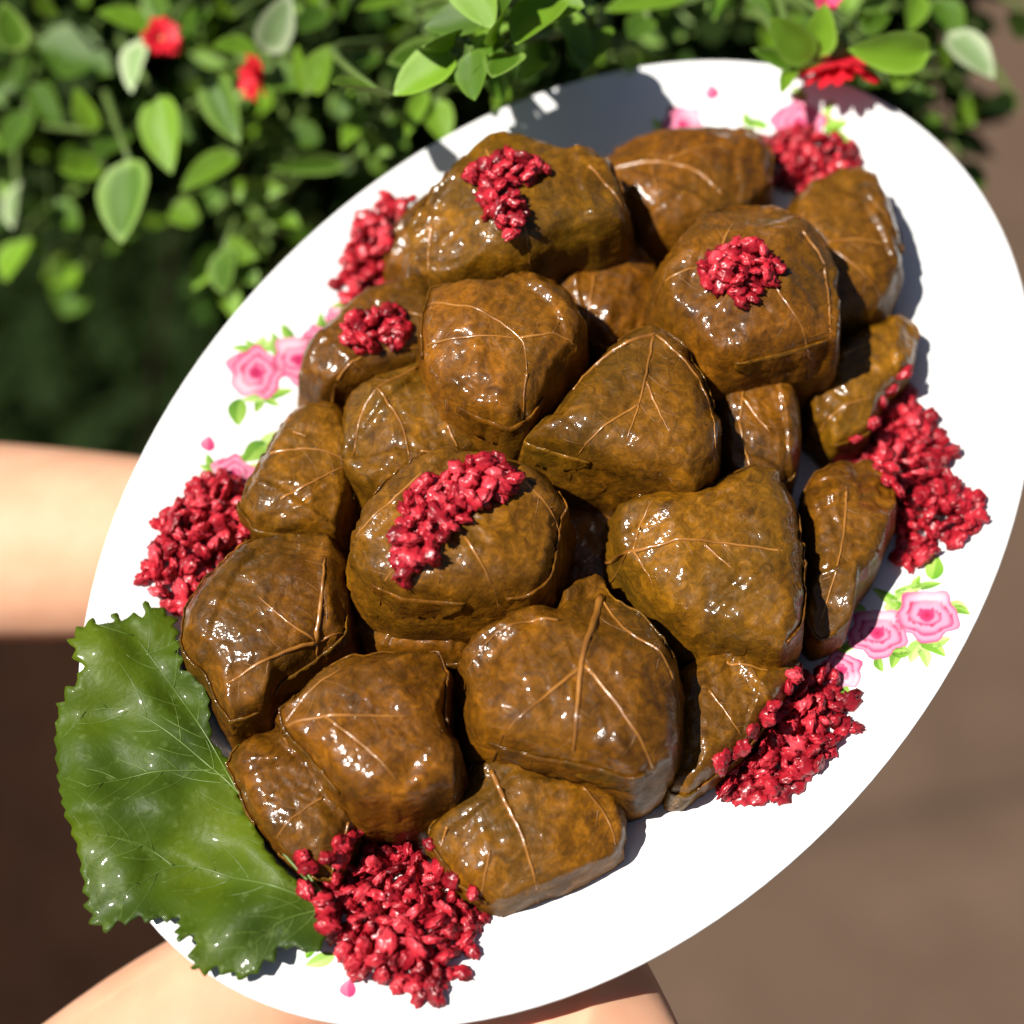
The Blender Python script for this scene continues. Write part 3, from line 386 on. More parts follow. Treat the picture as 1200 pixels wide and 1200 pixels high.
random.seed(5)
def on_glaze(u, v, lift): return (u*CM, v*CM, (plate_w(u, v) + lift)*CM)
def lerp3(a, b, t): return tuple(x + (y-x)*t for x, y in zip(a, b))
PK = [(.70, .26, .37), (.50, .045, .14), (.36, .012, .06), (.80, .60, .64)]
def printed_rose(u, v, du, dv, seed):
    rn = random.Random(seed); R = math.hypot(du, dv); a0 = math.atan2(dv, du)
    na, nr = 40, 14
    verts, cols, faces = [], [], []
    lob = rn.uniform(0, 6)
    for j in range(nr+1):
        t = j / nr
        for i in range(na):
            a = 2*math.pi*i/na
            rr = R * t * (1 + .10*math.cos(5*a+lob) * t + .05*math.cos(9*a+lob*2)*t)
            verts.append(on_glaze(u + rr*math.cos(a+a0), v + rr*math.sin(a+a0), .016))
            sp = (t*3.0 + a/(2*math.pi) * 1.0 + .25*math.sin(2*a+lob)) % 1.0   # petals wind outwards
            c = lerp3(PK[0], PK[1], sstep(.35, .95, sp)) if sp < .93 else PK[2]
            if t < .22: c = lerp3(PK[2], PK[1], t/.22)
            c = lerp3(c, PK[3], .55*sstep(.55, 1.0, math.sin(a+lob)) * sstep(.3, .7, t))
            c = lerp3(c, PK[1], .6*sstep(.86, 1.0, t))
            cols.append(c)
    for j in range(nr):
        for i in range(na):
            i2 = (i+1) % na
            faces.append((j*na+i, (j+1)*na+i, (j+1)*na+i2, j*na+i2))
    mesh_obj('printed_rose', verts, faces, M_PRINT, platter, matrix=PR, cols=cols)
def printed_leaf(u, v, du, dv, wr, seed, pal):
    rn = random.Random(seed); n = 10; h = wr/2
    L = math.hypot(du, dv); ex, ey = du/L, dv/L
    verts, cols, faces = [], [], []
    bend = rn.uniform(-.12, .12)
    for i in range(n+1):
        t = i/n; w = h*L*math.sin(math.pi*t**.8)**.8 if 0 < t < 1 else .004
        o = bend*L*math.sin(math.pi*t)
        for k, s in enumerate((-1, -.12, .12, 1)):
            tt = L*(t-.5)
            verts.append(on_glaze(u+ex*tt-ey*(s*w+o), v+ey*tt+ex*(s*w+o), .009))
            c = lerp3(pal[0], pal[1], t) if k in (0, 1) else lerp3(pal[1], pal[2], t)
            cols.append(c)
    for i in range(n):
        for k in range(3): faces.append((i*4+k, i*4+k+1, i*4+k+5, i*4+k+4))
    mesh_obj('printed_leaf', verts, faces, M_PRINT, platter, matrix=PR, cols=cols)
for i, (u, v, du, dv) in enumerate(ROSES): printed_rose(u, v, du, dv, i)
GP = [((.10, .27, .02), (.20, .38, .04), (.40, .55, .14)), ((.07, .18, .02), (.17, .33, .04), (.30, .46, .09)), ((.24, .42, .08), (.34, .52, .12), (.52, .66, .26))]
for i, (u, v, du, dv, wr) in enumerate(PRINT_LEAVES): printed_leaf(u, v, du*1.25, dv*1.25, wr, i, GP[i % 3])
for i, (u, v, du, dv) in enumerate(BUDS):
    printed_leaf(u, v, du*2, dv*2, .85, i, ((.45, .03, .12), (.55, .09, .2), (.65, .25, .35)))
for s in PRINT_STEMS:
    pts = catmull([(x, y, 0) for x, y in s], 9)
    verts, faces = [], []
    for i, q in enumerate(pts):
        d = (pts[min(i+1, 8)] - pts[max(i-1, 0)]).normalized(); w = .028
        for sg in (-1, 1): verts.append(on_glaze(q.x - d.y*w*sg, q.y + d.x*w*sg, .006))
    for i in range(8): faces.append((2*i, 2*i+2, 2*i+3, 2*i+1))
    mesh_obj('printed_stem', verts, faces, M_PRINT, platter, matrix=PR, cols=[(.50, .54, .50)]*len(verts))

# ------------------------------------------------------------------ stuffed vine leaves
LABELS = {
 1: 'brown stuffed vine leaf by the overhanging shrub, crowned with two clumps of barberries',
 2: 'brown stuffed vine leaf with an arched vein beside printed roses under the shrub',
 3: 'ridged brown stuffed vine leaf crossed by one straight diagonal vein beside bare white rim',
 4: 'smooth dark stuffed vine leaf on top with a small barberry clump at its middle',
 5: 'small sunken stuffed vine leaf with a forked vein, hemmed in by three raised parcels',
 6: 'half hidden stuffed vine leaf with pale wrinkled end beside the sprawling barberry heap',
 7: 'stuffed vine leaf with a small oval barberry clump on its sloping shoulder by printed roses',
 8: 'bulging stuffed vine leaf with a bright wet glint and a bent vein, topmost parcel',
 9: 'stuffed vine leaf with a hooked vein tucked under the bulging topmost parcel',
 10: 'stuffed vine leaf with a thin level vein above the barberry heap near the bare arm',
 11: 'pointed triangular stuffed vine leaf with veins fanning out from its peak',
 12: 'narrow stuffed vine leaf with a forked vein wedged behind the pointed triangular parcel',
 13: 'large stuffed vine leaf carrying the biggest barberry clump in the middle of the heap',
 14: 'wide stuffed vine leaf with a star of veins meeting at its side',
 15: 'upright elongated stuffed vine leaf leaning outwards between two barberry heaps',
 16: 'stuffed vine leaf with five veins meeting at a point, touching the fresh green leaf',
 17: 'kite shaped stuffed vine leaf with veins running out of one sharp corner',
 18: 'large stuffed vine leaf with a torn stalk end and a thick straight midrib',
 19: 'low stuffed vine leaf with strong wet glints beside the fresh green leaf',
 20: 'stuffed vine leaf between the biggest barberry heap and bare white porcelain',
 21: 'dark stuffed vine leaf with folded end partly under the barberry heap by printed roses',
 22: 'crumpled stuffed vine leaf in the dark gap under the parcel with the biggest clump',
 23: 'deep stuffed vine leaf at the bottom of the black gap amid the heap',
 24: 'wrinkled grey brown stuffed vine leaf squeezed under the parcel with two barberry clumps'}

def parcel_geometry(L, H, poly, seed):
    rn = random.Random(seed * 17 + 3)
    NA, NT = 116, 30
    P = catmull([(x, y, 0) for x, y in poly], NA, closed=True)
    Q = [Vector((x, y, 0)) for x, y in poly]
    # corners of the packet stay crisp: blend the smooth outline with its nearest straight edge
    for i_, p in enumerate(P):
        best = min(((a + (b_-a)*max(0, min(1, (p-a).dot(b_-a)/(b_-a).length_squared))) for a, b_ in zip(Q, Q[1:]+Q[:1])), key=lambda q: (q-p).length)
        P[i_] = p.lerp(best, .7)
    c = sum(P, Vector()) / NA
    R = sum((p - c).length for p in P) / NA
    creases, facets = [], []
    for _ in range(3):                       # edges of the leaf where it laps over itself
        a = rn.uniform(0, 2*math.pi); d = Vector((math.cos(a), math.sin(a), 0))
        creases.append((d, rn.uniform(.35, .85)*R, rn.uniform(.10, .19), rn.uniform(-.35, .35)))
    a0 = rn.uniform(0, 2*math.pi)
    for k in range(4):                       # flat faces of the folded packet
        a = a0 + k*math.pi/2 + rn.gauss(0, .25)
        facets.append((Vector((math.cos(a), math.sin(a), 0)), rn.uniform(.30, .62)*R, rn.uniform(.30, .70)))
    rows = []
    zm = L + .46*H; zt = L + H; LB = max(0.0, L - 2.0)   # upper parcels sag down between those that carry them
    for j in range(1, NT+1):
        t = (j/NT) ** .80
        rows.append((t, zm + (zt-zm) * max(0, 1 - t**5.5) ** .55))
    # parcels at the edge of the heap tuck in towards the platter, inner ones fill the gaps
    if seed in (3, 6, 15, 20, 21): low = ((1.0, zm-.10*H), (.995, zm-.2*H), (.985, zm-.32*H), (.97, LB+.25), (.92, LB+.03), (.5, LB))
    else: low = ((1.02, zm-.10*H), (1.045, zm-.2*H), (1.06, zm-.32*H), (1.05, LB+.25), (.99, LB+.03), (.55, LB))
    rows += list(low)
    verts = [Vector((c.x, c.y, zt))]
    for t, z in rows:
        for p in P:
            q = c + (p - c) * t; verts.append(Vector((q.x, q.y, z)))
    out = []
    for q in verts:
        rel = q - c; rr = max(Vector((rel.x, rel.y, 0)).length, .01)
        up = sstep(LB, zm, q.z)
        if q.z > zm:
            for d, off, sl in facets:
                e = rel.dot(d) - off + .12*nz(q.x*.8+seed, q.y*.8)
                if e > -.12: q = Vector((q.x, q.y, max(zm - .1*H, min(q.z, zt - sl*max(0, e) - (.05*max(0, e+.12) if e < 0 else .006)))))
        side = 1 - sstep(.50, .95, (q.z-L)/H)
        n1 = nz(q.x*.55+seed*3.1, q.y*.55, q.z*.5) * .10
        n2 = fbm(q.x*1.4+seed*5.7, q.y*1.4, q.z*1.4, 3) * .062
        ca, sa = math.cos(seed), math.sin(seed)          # pleats run across each parcel in its own direction
        px_, py_ = q.x*ca+q.y*sa, -q.x*sa+q.y*ca
        wr = (.5-abs(nz(px_*2.6+seed, py_*.8+2, q.z*.9))*1.6) * (.06 + .17*side)
        n3 = nz(q.x*5+seed, q.y*5, q.z*5) * .028
        st = 0.0
        for d, off, h, cv in creases:
            s_ = rel.dot(d) - off + cv*(rel.x*d.y-rel.y*d.x)*.5 + .22*nz(q.x*.9+seed*2, q.y*.9); st += h * (sstep(-.03, .03, s_) - .5) * (1 - .5*sstep(.0, .9, s_))
        amt = n1 + n2 + wr + n3 + st
        dirv = Vector((rel.x/rr*.55*sstep(.1, 1, rr/3), rel.y/rr*.55*sstep(.1, 1, rr/3), .8)) * up + Vector((rel.x/rr*.5, rel.y/rr*.5, 0)) * (1-up)
        out.append(q + dirv * amt)
    faces = [(0, 1+i, 1+(i+1) % NA) for i in range(NA)]
    for j in range(len(rows)-1):
        a = 1+j*NA; b_ = a+NA
        for i in range(NA): faces.append((a+i, b_+i, b_+(i+1) % NA, a+(i+1) % NA))
    k = 1+(len(rows)-1)*NA
    faces.append(tuple(k+i for i in range(NA-1, -1, -1)))
    return out, faces, c, NA, NT

def leaf_flap(verts, NA, NT, c, seed, i0, span, H):
    """loose hem of the wrapping leaf hanging down one side of a parcel"""
    rn = random.Random(seed); fv, ff = [], []; M = 6
    for i in range(span+1):
        f = i/span; taper = math.sin(math.pi*min(max(f, .02), .98))**.6
        k0 = 1+(NT-3)*NA + (i0+i) % NA
        p = verts[k0]; o = Vector((p.x-c.x, p.y-c.y, 0)).normalized()
        drop = H*rn.uniform(.30, .42)*taper
        for j in range(M+1):
            g = j/M
            q = p + o*(.02 + .13*g*taper + .10*g*g*nz(i*.45+seed, j*.5)) + Vector((0, 0, .02 - drop*g + .05*nz(i*.6, j*.6, seed)))
            fv.append(q)
    for i in range(span):
        for j in range(M):
            a = i*(M+1)+j; ff.append((a, a+1, a+M+2, a+M+1))
    return fv, ff

ALLV, ALLF = [], []                       # everything lying on the platter, for dropping the berries on it
THICK = {(18, 0): 1.9, (18, 1): 1.05, (18, 2): 1.05, (2, 0): 1.5, (16, 0): 1.4, (16, 1): 1.2, (11, 0): 1.2, (14, 0): 1.2, (20, 0): 1.35, (17, 0): 1.1}
for k, L, H, poly, veins in PARCELS:
    verts, faces, c, NA_, NT_ = parcel_geometry(L, H, poly, k)
    base = Vector((c.x, c.y, max(0.0, L - 2.0)))
    bv = BVHTree.FromPolygons([tuple(v) for v in verts], faces)
    o0 = len(ALLV); ALLV += [tuple(v) for v in verts]; ALLF += [tuple(i+o0 for i in f) for f in faces]
    root = empty('stuffed_vine_leaf', PL @ Matrix.Translation(base*CM))
    tag(root, LABELS[k], 'stuffed leaf', 'stuffed vine leaves heaped on the platter')
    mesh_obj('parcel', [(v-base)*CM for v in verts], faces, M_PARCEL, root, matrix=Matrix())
    rf = random.Random(k*7)
    for n_ in range(3):
        fv, ff = leaf_flap(verts, NA_, NT_, c, k*10+n_, rf.randrange(NA_), rf.randrange(14, 30), H)
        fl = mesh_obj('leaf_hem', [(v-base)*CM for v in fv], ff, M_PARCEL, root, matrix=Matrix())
        sm = fl.modifiers.new('thickness', 'SOLIDIFY'); sm.thickness = .0005
    fine_v, fine_f = [], []
    for vi, path in enumerate(veins):
        pts = catmull([(x, y, 0) for x, y in path], max(8, 6*len(path)))
        wob = random.Random(k*31+vi)
        surf = []
        for q in pts:
            h = bv.ray_cast(Vector((q.x + .03*nz(q.x*3, q.y*3, k), q.y + .03*nz(q.x*3, q.y*3, k+9), 12)), Vector((0, 0, -1)))
            if h[0] is not None: surf.append(h[0] + Vector((0, 0, .004)))
        if len(surf) < 3: continue
        n = len(surf); th = THICK.get((k, vi), .8) * .062
        rads = [th*(1.0-.62*i/(n-1))*(1+.15*nz(i*.7, k, vi)) for i in range(n)]
        tv, tf = tube(surf, rads, 7)
        mesh_obj('vein', [(Vector(v)-base)*CM for v in tv], tf, M_VEIN, root, matrix=Matrix())
        sgn = 1
        for i in range(3, n-1, 3):           # fine side veins leave the main ones by turns
            d = surf[min(i+1, n-1)] - surf[i-1]; d.z = 0
            if d.length < 1e-4: continue
            ang = math.atan2(d.y, d.x) + sgn*wob.uniform(.65, 1.0); sgn = -sgn; ln = wob.uniform(.5, 1.3); br = []
            for m in range(7):
                aa = ang - sgn*.25*m/6
                x_, y_ = surf[i].x + math.cos(aa)*ln*m/6, surf[i].y + math.sin(aa)*ln*m/6
                h = bv.ray_cast(Vector((x_, y_, 12)), Vector((0, 0, -1)))
                if h[0] is None or abs(h[0].z - surf[i].z) > .8: break
                br.append(h[0] + Vector((0, 0, -.004)))
            if len(br) < 4: continue
            tv, tf = tube(br, [.018*(1-.6*m/(len(br)-1)) for m in range(len(br))], 5); o_ = len(fine_v)
            fine_v += tv; fine_f += [tuple(x+o_ for x in f) for f in tf]
    if fine_v: mesh_obj('side_veins', [(Vector(v)-base)*CM for v in fine_v], fine_f, M_SIDEVEIN, root, matrix=Matrix())

# ------------------------------------------------------------------ the fresh green vine leaf
def build_green_leaf():
    out = catmull([(x, y, 0) for x, y in LEAF_OUTLINE], 480, closed=True)
    c = sum(out, Vector()) / len(out)
    bd = []
    for i, p in enumerate(out):           # saw teeth of uneven size
        d = (out[(i+1) % len(out)] - out[i-1]).normalized(); nrm = Vector((d.y, -d.x, 0))
        if nrm.dot(p-c) < 0: nrm = -nrm
        ph = (i / 7.5 + .7*nz(i*.03, 3)) % 1.0; fr = i/len(out)
        amp = (.36 if fr < .2 or .5 < fr < .76 or fr > .93 else .14) * (1 + .6*nz(i*.07, 9))
        bd.append(p + nrm * amp * ((ph if ph < .7 else (1-ph)/.3*.7) - .35))
    n = len(bd); inner = []
    xs = [p.x for p in bd]; ys = [p.y for p in bd]
    def inside(x, y):
        r = False; j = n-1
        for i in range(n):
            if (bd[i].y > y) != (bd[j].y > y) and x < (bd[j].x-bd[i].x)*(y-bd[i].y)/(bd[j].y-bd[i].y)+bd[i].x: r = not r
            j = i
        return r
    st = .16; x = min(xs)
    row = 0
    while x < max(xs):
        y = min(ys) + (row % 2)*st/2
        while y < max(ys):
            if inside(x, y) and min((p.x-x)**2+(p.y-y)**2 for p in bd) > (.55*st)**2: inner.append((x, y))
            y += st
        x += st*.87; row += 1
    co = [(p.x, p.y) for p in bd] + inner
    v2, e2, f2, *_ = delaunay_2d_cdt([Vector(q) for q in co], [], [list(range(n))], 1, 1e-5)
    mid = [Vector((x, y, 0)) for x, y in LEAF_VEINS[0]]
    def height(u, v):
        r = math.hypot(u/PA, v/PB)
        w = 2.15 + .75*nz(u*.30+4, v*.30, 1) + .30*nz(u*.75, v*.75, 2)
        # furrows along the veins, blade swelling between them
        dm = 9
        for path in LEAF_VEINS:
            for a, b_ in zip(path[:-1], path[1:]):
                A = Vector(a); B = Vector(b_); q = Vector((u, v)); t = max(0, min(1, (q-A).dot(B-A)/max((B-A).length_squared, 1e-6)))
                dm = min(dm, (q-(A+(B-A)*t)).length)
        w += .26*(1-math.exp(-dm*dm/.30)) - .18
        w -= 1.6*max(0, r-1.0)**1.0*3.0
        return max(w, plate_w(u, v)+.12 if r < 1 else -9)
    verts = [Vector((p[0], p[1], height(p[0], p[1]))) for p in v2]
    return verts, [tuple(f) for f in f2], height, c
lv, lfc, lheight, lcen = build_green_leaf()
lbase = Vector((lcen.x, lcen.y, 1.75)); BLADE = BVHTree.FromPolygons([tuple(v) for v in lv], lfc)
leaf_root = empty('vine_leaf', PL @ Matrix.Translation(lbase*CM))
tag(leaf_root, 'fresh green vine leaf with toothed edge hanging over the platter rim', 'leaf')
blade = mesh_obj('blade', [(v-lbase)*CM for v in lv], lfc, M_GLEAF, leaf_root, matrix=Matrix())
sm = blade.modifiers.new('thickness', 'SOLIDIFY'); sm.thickness = .0006; sm.offset = -1
for vi, path in enumerate(LEAF_VEINS):
    pts = catmull([(x, y, 0) for x, y in path], 8*len(path))
    surf = [Vector((q.x, q.y, lheight(q.x, q.y) + .005)) for q in pts][:-3]
    th = .05 if vi < 3 else .03
    tv, tf = tube(surf, [th*(1-.75*i/(len(surf)-1)) for i in range(len(surf))], 6)
    mesh_obj('vein', [(Vector(v)-lbase)*CM for v in tv], tf, M_GVEIN, leaf_root, matrix=Matrix())
fvv, fff = [], []; wl_ = random.Random(8)
for path in LEAF_VEINS:
    pts = catmull([(x, y, 0) for x, y in path], 10*len(path)); sg = 1
    for i in range(4, len(pts)-2, 3):
        d = pts[i+1]-pts[i]; a_ = math.atan2(d.y, d.x) + sg*wl_.uniform(.7, .95); sg = -sg; ln = wl_.uniform(.9, 1.9)
        br = [Vector((pts[i].x+math.cos(a_-sg*-.2*m/6)*ln*m/6, pts[i].y+math.sin(a_-sg*-.2*m/6)*ln*m/6, 0)) for m in range(7)]
        br = [Vector((q.x, q.y, lheight(q.x, q.y) + .0)) for q in br if BLADE.ray_cast(Vector((q.x, q.y, 12)), Vector((0, 0, -1)))[0] is not None]
        if len(br) < 4: continue
        tv, tf = tube(br, [.02*(1-.6*m/(len(br)-1)) for m in range(len(br))], 5); o_ = len(fvv)
        fvv += tv; fff += [tuple(x+o_ for x in f) for f in tf]
mesh_obj('side_veins', [(Vector(v)-lbase)*CM for v in fvv], fff, M_GVEIN, leaf_root, matrix=Matrix())
o0 = len(ALLV); ALLV += [tuple(v) for v in lv]; ALLF += [tuple(i+o0 for i in f) for f in lfc]

# ------------------------------------------------------------------ barberries
pv = [tuple(x/CM for x in v.co) for v in dish.data.vertices]; pf = [tuple(p.vertices) for p in dish.data.polygons]
o0 = len(ALLV); ALLV += pv; ALLF += [tuple(i+o0 for i in f) for f in pf]
TOPS = BVHTree.FromPolygons(ALLV, ALLF)
def berry_mesh(seed):
    bm = bmesh.new(); bmesh.ops.create_icosphere(bm, subdivisions=3, radius=1)
    rn = random.Random(seed); ax = (rn.uniform(.27, .38), rn.uniform(.19, .28), rn.uniform(.11, .19))
    for v in bm.verts:
        q = v.co.copy()
        wr = 1.14 - 1.15*abs(nz(q.x*1.2+seed*3, q.y*2.2, q.z*2.2)) - .22*abs(nz(q.x*3+seed, q.y*4.5, q.z*4.5)) + .16*nz(q.x*1.5, q.y*1.5+seed*2, q.z*1.5)
        tip = 1 - .30*max(0, q.x)**2 - .12*max(0, -q.x)**2
        d = -.25*math.exp(-((q.x-.1)**2*2+(q.y*1.4)**2)) if q.z > 0 else .0    # the hollow of a shrunken berry
        v.co = Vector((q.x*ax[0]*wr, q.y*ax[1]*wr*tip, q.z*ax[2]*wr*tip*(1+d) + .03*q.x*q.x*(seed % 3-1)))
    for v in bm.verts: v.co *= CM
    me = bpy.data.meshes.new('barberry'); bm.to_mesh(me); bm.free()
    me.polygons.foreach_set('use_smooth', [True]*len(me.polygons)); me.materials.append(M_BERRY)
    return me
BM = [berry_mesh(i) for i in range(7)]
BLAB = {'a': ('barberry in the strung out heap beside the parcel with two barberry clumps', 'barberries heaped beside the parcel by the shrub'),
 'b': ('barberry in the heap on the rim next to the bare arm', 'barberries heaped next to the arm'),
 'c': ('barberry in the biggest heap, touching the green leaf', 'barberries heaped beside the green leaf'),
 'd': ('barberry in the round heap beside the pair of printed roses', 'barberries heaped beside the printed pair of roses'),
 'e': ('barberry in the loose sprawling heap on the bare side rim', 'barberries sprawling on the side rim'),
 'f': ('barberry in the small heap touching the printed rose on the rim under the shrub', 'barberries heaped on the rim under the shrub'),
 'g': ('barberry in the two clumps on the parcel by the shrub', 'barberries on the parcel by the shrub'),
 'i': ('barberry in the clump on the smooth dark parcel', 'barberries on the smooth dark parcel'),
 'j': ('barberry in the small oval clump on the sloping parcel by the printed roses', 'barberries on the sloping parcel'),
 'k': ('barberry in the biggest clump on top, in the middle of the heaped parcels', 'barberries on the middle parcel')}
BLAB['h'] = BLAB['g']; BLAB['m'] = BLAB['i']; BLAB['l'] = BLAB['k']
rb = random.Random(11)
found = []
for name, cen, e, f, layers in PILES:
    eu, fu = Vector(e), Vector(f); cen = Vector(cen)
    rim = name in 'abcdef'
    for lay in range(layers):
        sc = (1.04, .88, .62)[lay]; pts = []; md = (.34, .35, .40)[lay]
        for _ in range(1400):
            a, b_ = rb.uniform(-1, 1), rb.uniform(-1, 1)
            lim = 1 + (.75 if name in 'ea' else .5)*nz(a*2.1+ord(name)*.7, b_*2.1, lay*.4)
            if a*a+b_*b_ > (sc*lim)**2: continue
            q = cen + eu*a + fu*b_
            if any((q-p).length < md for p in pts): continue
            h = TOPS.ray_cast(Vector((q.x, q.y, 14)), Vector((0, 0, -1)))
            if h[0] is None: continue
            if rim and h[0].z > plate_w(q.x, q.y) + 1.7: continue
            pts.append(q)
            z = h[0].z + .15 + lay*.24 + (.10*(1-(a*a+b_*b_)) if lay else 0)
            found.append((name, lay, q.x, q.y, z, h[1]))
found.sort(key=lambda t: -(t[1] + (1.2 if t[0] in 'ghijklm' and t[1] else 0)))
def berry_matrix(q):
    name, lay, x, y, z, nr = q
    rx = rb.gauss(0, .45 + .35*lay); ry = rb.gauss(0, .40 + .30*lay)
    al = nr.to_track_quat('Z', 'Y').to_matrix().to_4x4() if lay == 0 else Matrix()
    s = rb.uniform(.80, 1.32)
    return PL @ Matrix.Translation(Vector((x, y, z))*CM) @ al @ Matrix.Rotation(rb.uniform(0, 6.28), 4, 'Z') @ Matrix.Rotation(rx, 4, 'X') @ Matrix.Rotation(ry, 4, 'Y') @ Matrix.Diagonal((s, s, s, 1))
# the topmost berries of every heap are single things; those under them make one mass
LIMIT = 298
rest = bmesh.new()
for i, q in enumerate(found):
    mt = berry_matrix(q); me = BM[rb.randrange(len(BM))]
    if i < LIMIT:
        o = bpy.data.objects.new('barberry', me); C.objects.link(o); o.matrix_world = mt
        tag(o, BLAB[q[0]][0], 'barberry', BLAB[q[0]][1])
    else:
        k = len(rest.verts); rest.from_mesh(me); rest.verts.ensure_lookup_table()
        for v in rest.verts[k:]: v.co = mt @ v.co
me = bpy.data.meshes.new('barberries'); rest.to_mesh(me); rest.free()
me.materials.clear(); me.materials.append(M_BERRY); me.polygons.foreach_set('use_smooth', [True]*len(me.polygons))
o = bpy.data.objects.new('barberries', me); C.objects.link(o)
tag(o, 'red barberries making up the lower layers of the heaps on the platter', 'barberries', kind='stuff')
print('berries', len(found))

# ------------------------------------------------------------------ the shrub
shrub = empty('flowering_shrub', Matrix.Translation((-.40, .94, -.42)))
tag(shrub, 'leafy green flowering shrub with pale edged leaves and red blooms behind the platter', 'shrub')
SI = Matrix.Translation((.40, -.94, .42))
def leaf_mesh(seed, wr, mat, nl=10, ns=7):
    """ovate leaf of unit length along +Y, width ratio wr, cupped along the midrib; Z is its upper side"""
    rn = random.Random(seed); verts, cols, faces = [], [], []
    cup = rn.uniform(.10, .26); arch = rn.uniform(-.22, .10); tw = rn.uniform(-.2, .2)
    for i in range(nl+1):
        t = i/nl
        w = wr/2 * (math.sin(math.pi*min(1, t**.72))**.75 if 0 < t < 1 else .03) 
        for k in range(ns):
            s = k/(ns-1)*2-1
            z = cup*wr*(abs(s)**1.5)*(w/(wr/2)) + arch*(t*t) + tw*s*w*t + .02*nz(s*2+seed, t*3)
            verts.append((s*w*(1+.05*nz(t*4+seed, 2)), t, z)); cols.append((min(1-abs(s), 3.2*t, 3.2*(1-t)), 0, 0))
    for i in range(nl):
        for k in range(ns-1): faces.append((i*ns+k, i*ns+k+1, (i+1)*ns+k+1, (i+1)*ns+k))
    o = mesh_obj('leaf', verts, faces, mat, cols=cols, link=False)
    me = o.data; bpy.data.objects.remove(o); return me
LM = [[leaf_mesh(t*10+i, r, M_SHRUB[t]) for i, r in enumerate((.45, .62, .80))] for t in range(4)]
VIEW = Vector((0, -.643, .766))
rs = random.Random(21)
def leaf_matrix(bpos, tpos, face):
    y = tpos - bpos; L = y.length; y = y/L
    z = face - y*face.dot(y); z.normalize(); x = y.cross(z)
    return Matrix(((x.x, y.x, z.x, bpos.x), (x.y, y.y, z.y, bpos.y), (x.z, y.z, z.z, bpos.z), (0, 0, 0, 1))), L
nleaf = 0
def place_leaf(bpos, tpos, wid, tone, face):
    mt, L = leaf_matrix(bpos, tpos, face)
    r = wid/L; idx = 0 if r < .53 else 1 if r < .71 else 2
    o = bpy.data.objects.new('leaf', LM[tone][idx]); C.objects.link(o); o.parent = shrub
    rr = (.45, .62, .80)[idx]
    o.matrix_local = SI @ mt @ Matrix.Diagonal((wid/rr, L, (wid/rr+L)/2, 1))
stem_seeds = []
for bx, by, bz, tx, ty, tz, w, tone in SHRUB_LEAVES:
    bp, tp = Vector((bx, by, bz)), Vector((tx, ty, tz))
    face = (VIEW*.7 + SUN*.45 + Vector((rs.gauss(0, .28), rs.gauss(0, .28), rs.gauss(0, .28))))
    place_leaf(bp, tp, w*CM, tone, face); nleaf += 1
    stem_seeds.append(bp)
for x, y, z in OVERHANG:                 # shoots reaching out over the far rim of the platter
    c_ = Vector((x, y, z)); d = Vector((rs.gauss(-.3, .6), rs.gauss(-.4, .5), rs.gauss(0, .25))).normalized(); L = rs.uniform(.019, .026)
    place_leaf(c_-d*L/2, c_+d*L/2, L*rs.uniform(.62, .85), rs.choice((0, 1, 1, 2)), SUN + Vector((rs.gauss(0, .2), rs.gauss(0, .2), 0))); nleaf += 1
    stem_seeds.append(c_-d*L/2)
def front(x, z):
    """front face of the shrub: it bulges out at about 0.98 m and falls back below"""
    f = .555 + (z-.985)*.95 if z > .985 else .555 + (.985-z)*.40
    return f + .05*nz(x*6, z*6, 4) + .03
M_WOOD = mat_plain('woody_branch', (.035, .024, .014), .8)
def stem(a, b_, r, sag, mat=None):
    mid = (a+b_)/2 + Vector((rs.gauss(0, .01), rs.gauss(0, .01), sag))
    pts = catmull([a, mid, b_], 9)
    tv, tf = tube(pts, [r*(1-.45*i/8) for i in range(9)], 6)
    mesh_obj('stem', tv, tf, mat or M_STEM, shrub, matrix=SI.copy())
root_p = Vector((-.40, .82, -.42))
for i in (3, 10):                        # main branches from the ground
    x = -.18 + .14*i/13 + rs.gauss(0, .02); z = rs.uniform(.80, .98)
    top = Vector((x, front(x, z) + .20, z))
    stem(Vector((root_p.x + (x+.08)*.25, root_p.y+.14+rs.gauss(0, .04), -.42)), top, .0028, .05, M_WOOD)
for bp in stem_seeds[::1]:               # a shoot behind every large leaf
    q = bp + Vector((rs.gauss(0, .015), .07+rs.random()*.04, -.03-rs.random()*.03)); stem(q, bp, .0022, .006)
while nleaf < 296:                       # further leaves of the front, each its own piece
    x = rs.uniform(-.24, .19); z = rs.uniform(.84, 1.06)
    if x > .12 and z < 1.0 and rs.random() < .6: continue
    y = front(x, z) + rs.uniform(.0, .09)
    if y < .60 and z < .985: y += .04
    bp = Vector((x, y, z)); d = Vector((rs.gauss(0, 1), rs.gauss(-.5, .6), rs.gauss(.1, .8))).normalized(); L = rs.uniform(.016, .028)
    # keep clear of the platter
    pl = PL.inverted() @ (bp + d*L*.5)
    if math.hypot(pl.x/(PA*CM), pl.y/(PB*CM)) < 1.12 and -.12 < pl.z < .2: continue
    place_leaf(bp, bp+d*L, L*rs.uniform(.5, .85), rs.choice((0, 0, 1, 1, 1, 2)), VIEW*.3+SUN*.5+Vector((rs.gauss(0, .4), rs.gauss(0, .4), rs.gauss(0, .4)))); nleaf += 1
    if rs.random() < .4: stem(bp + Vector((rs.gauss(0, .02), .08, -.05)), bp, .002, .005)
